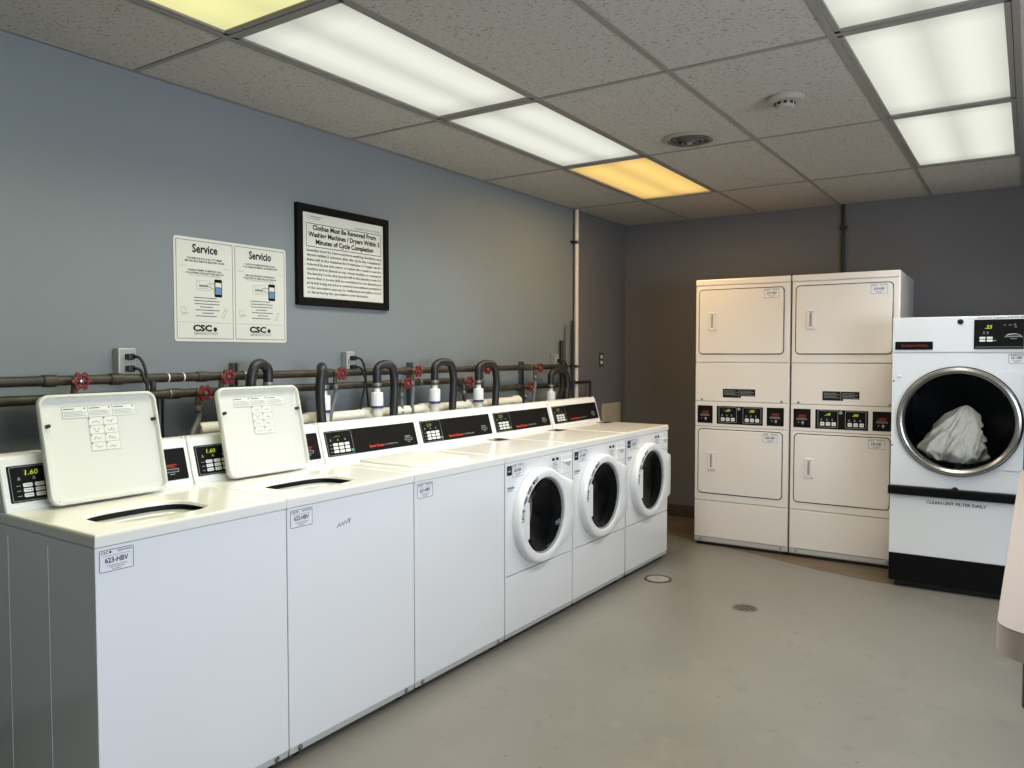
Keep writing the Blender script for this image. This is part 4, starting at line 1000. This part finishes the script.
# ------------------------------------------------------------------ floor: cover and grate
t = thing('floor_cleanout', 'round metal cleanout cover in the floor by the last front-load washer', 'floor drain', (.165, 3.462, 0), 0)
F = frame((0, 0, 0), X, Y, Z)
m = MB(); m.lathe([(.088, .0004), (.086, .005), (.072, .005), (.070, .001)], 'cover_brown', F, 40); m.obj('rim', t)
m = MB(); m.disc(.0705, .0022, 'cover_grey', F); m.disc(.010, .0028, 'drain_rim', F, 12); m.obj('cover', t)
t = thing('floor_drain', 'small round slotted floor drain in the open floor', 'floor drain', (.80, 3.212, 0), 0)
m = MB(); m.lathe([(.072, .0004), (.070, .003), (.060, .003), (.058, .001)], 'drain_rim', F, 40); m.obj('rim', t)
m = MB(); m.disc(.059, .0016, 'drain_hole', F)
for k in range(-2, 3):
    y = k * .022; w_ = math.sqrt(max(0, .058 ** 2 - y * y)); m.box(-w_, w_, y - .0050, y + .0050, .0014, .0034, 'drain_rim', xf=Matrix.Rotation(1.30, 4, 'Z'))
m.obj('grate', t)

# ------------------------------------------------------------------ table at the right edge
t = thing('folding_table', 'pale table with rounded corners at the right edge of the photo', 'table', (2.083, .650, 0), 0)
TL, TW = 2.50, .76
m = MB(); m.prism(rrect(0, TW, 0, TL, .07, 8), .845, .900, 'table_side', UPF, .0, True); m.obj('table_edge', t)
m = MB(); m.prism(rrect(.0, TW, .0, TL, .07, 8), .8995, .903, 'table_top', UPF, .002); m.obj('tabletop', t)
m = MB(); m.box(.045, .12, .055, .13, .735, .846, 'leg_grey', .006); m.obj('leg_bracket', t)
for x, y in ((.16, .20), (TW - .16, .20), (.16, TL - .2), (TW - .16, TL - .2)):
    m = MB(); m.tube([(x, y, .012), (x, y, .848)], .021, 'leg_grey', 16); l = m.obj('leg', t)
    m = MB(); m.lathe([(.0001, 0), (.026, 0), (.026, .02), (.021, .026)], 'black_rubber', frame((x, y, 0), X, Y, Z), 16); m.obj('rubber_foot', l)
m = MB(); m.tube([(.16, .2, .20), (TW - .16, .2, .20)], .013, 'leg_grey', 12); m.obj('crossbar', t)
m = MB(); m.tube([(.16, TL - .2, .20), (TW - .16, TL - .2, .20)], .013, 'leg_grey', 12); m.obj('crossbar', t)

# ------------------------------------------------------------------ light, sky, camera
w = bpy.data.worlds.new('World'); SC.world = w; w.use_nodes = True
bg = w.node_tree.nodes['Background']; bg.inputs[0].default_value = (.80, .88, 1.0, 1); bg.inputs[1].default_value = 17.0
P = bpy.data.lights.new('window_daylight', 'AREA'); P.shape = 'RECTANGLE'; P.size = WY1 - WY0; P.size_y = WZ1 - WZ0; P.cycles.is_portal = True
po = bpy.data.objects.new('window_daylight', P); COL.objects.link(po)
po.location = rz((XE + .12, (WY0 + WY1) / 2, (WZ0 + WZ1) / 2), RR)
po.rotation_euler = Matrix(((0, 0, 1), (1, 0, 0), (0, 1, 0))).to_euler()
po.rotation_euler.rotate_axis('Z', 0)

cam = bpy.data.cameras.new('camera'); co = bpy.data.objects.new('camera', cam); COL.objects.link(co)
yaw, pit, rol = map(math.radians, (34.1763, -2.2522, -.0382))
fw = Vector((-math.sin(yaw) * math.cos(pit), math.cos(yaw) * math.cos(pit), math.sin(pit)))
rt = Vector((math.cos(yaw), math.sin(yaw), 0)); up = rt.cross(fw)
r2 = rt * math.cos(rol) + up * math.sin(rol); u2 = -rt * math.sin(rol) + up * math.cos(rol)
co.matrix_world = Matrix((r2, u2, -fw)).transposed().to_4x4(); co.location = (2.1403, -1.1021, 1.4376)
cam.sensor_width = 36; cam.lens = 774.447 / 1024 * 36; cam.clip_start = .05; cam.clip_end = 60
SC.camera = co
SC.view_settings.view_transform = 'Standard'; SC.view_settings.look = 'None'; SC.view_settings.gamma = 1; SC.view_settings.exposure = 0; SC.view_settings.use_curve_mapping = False
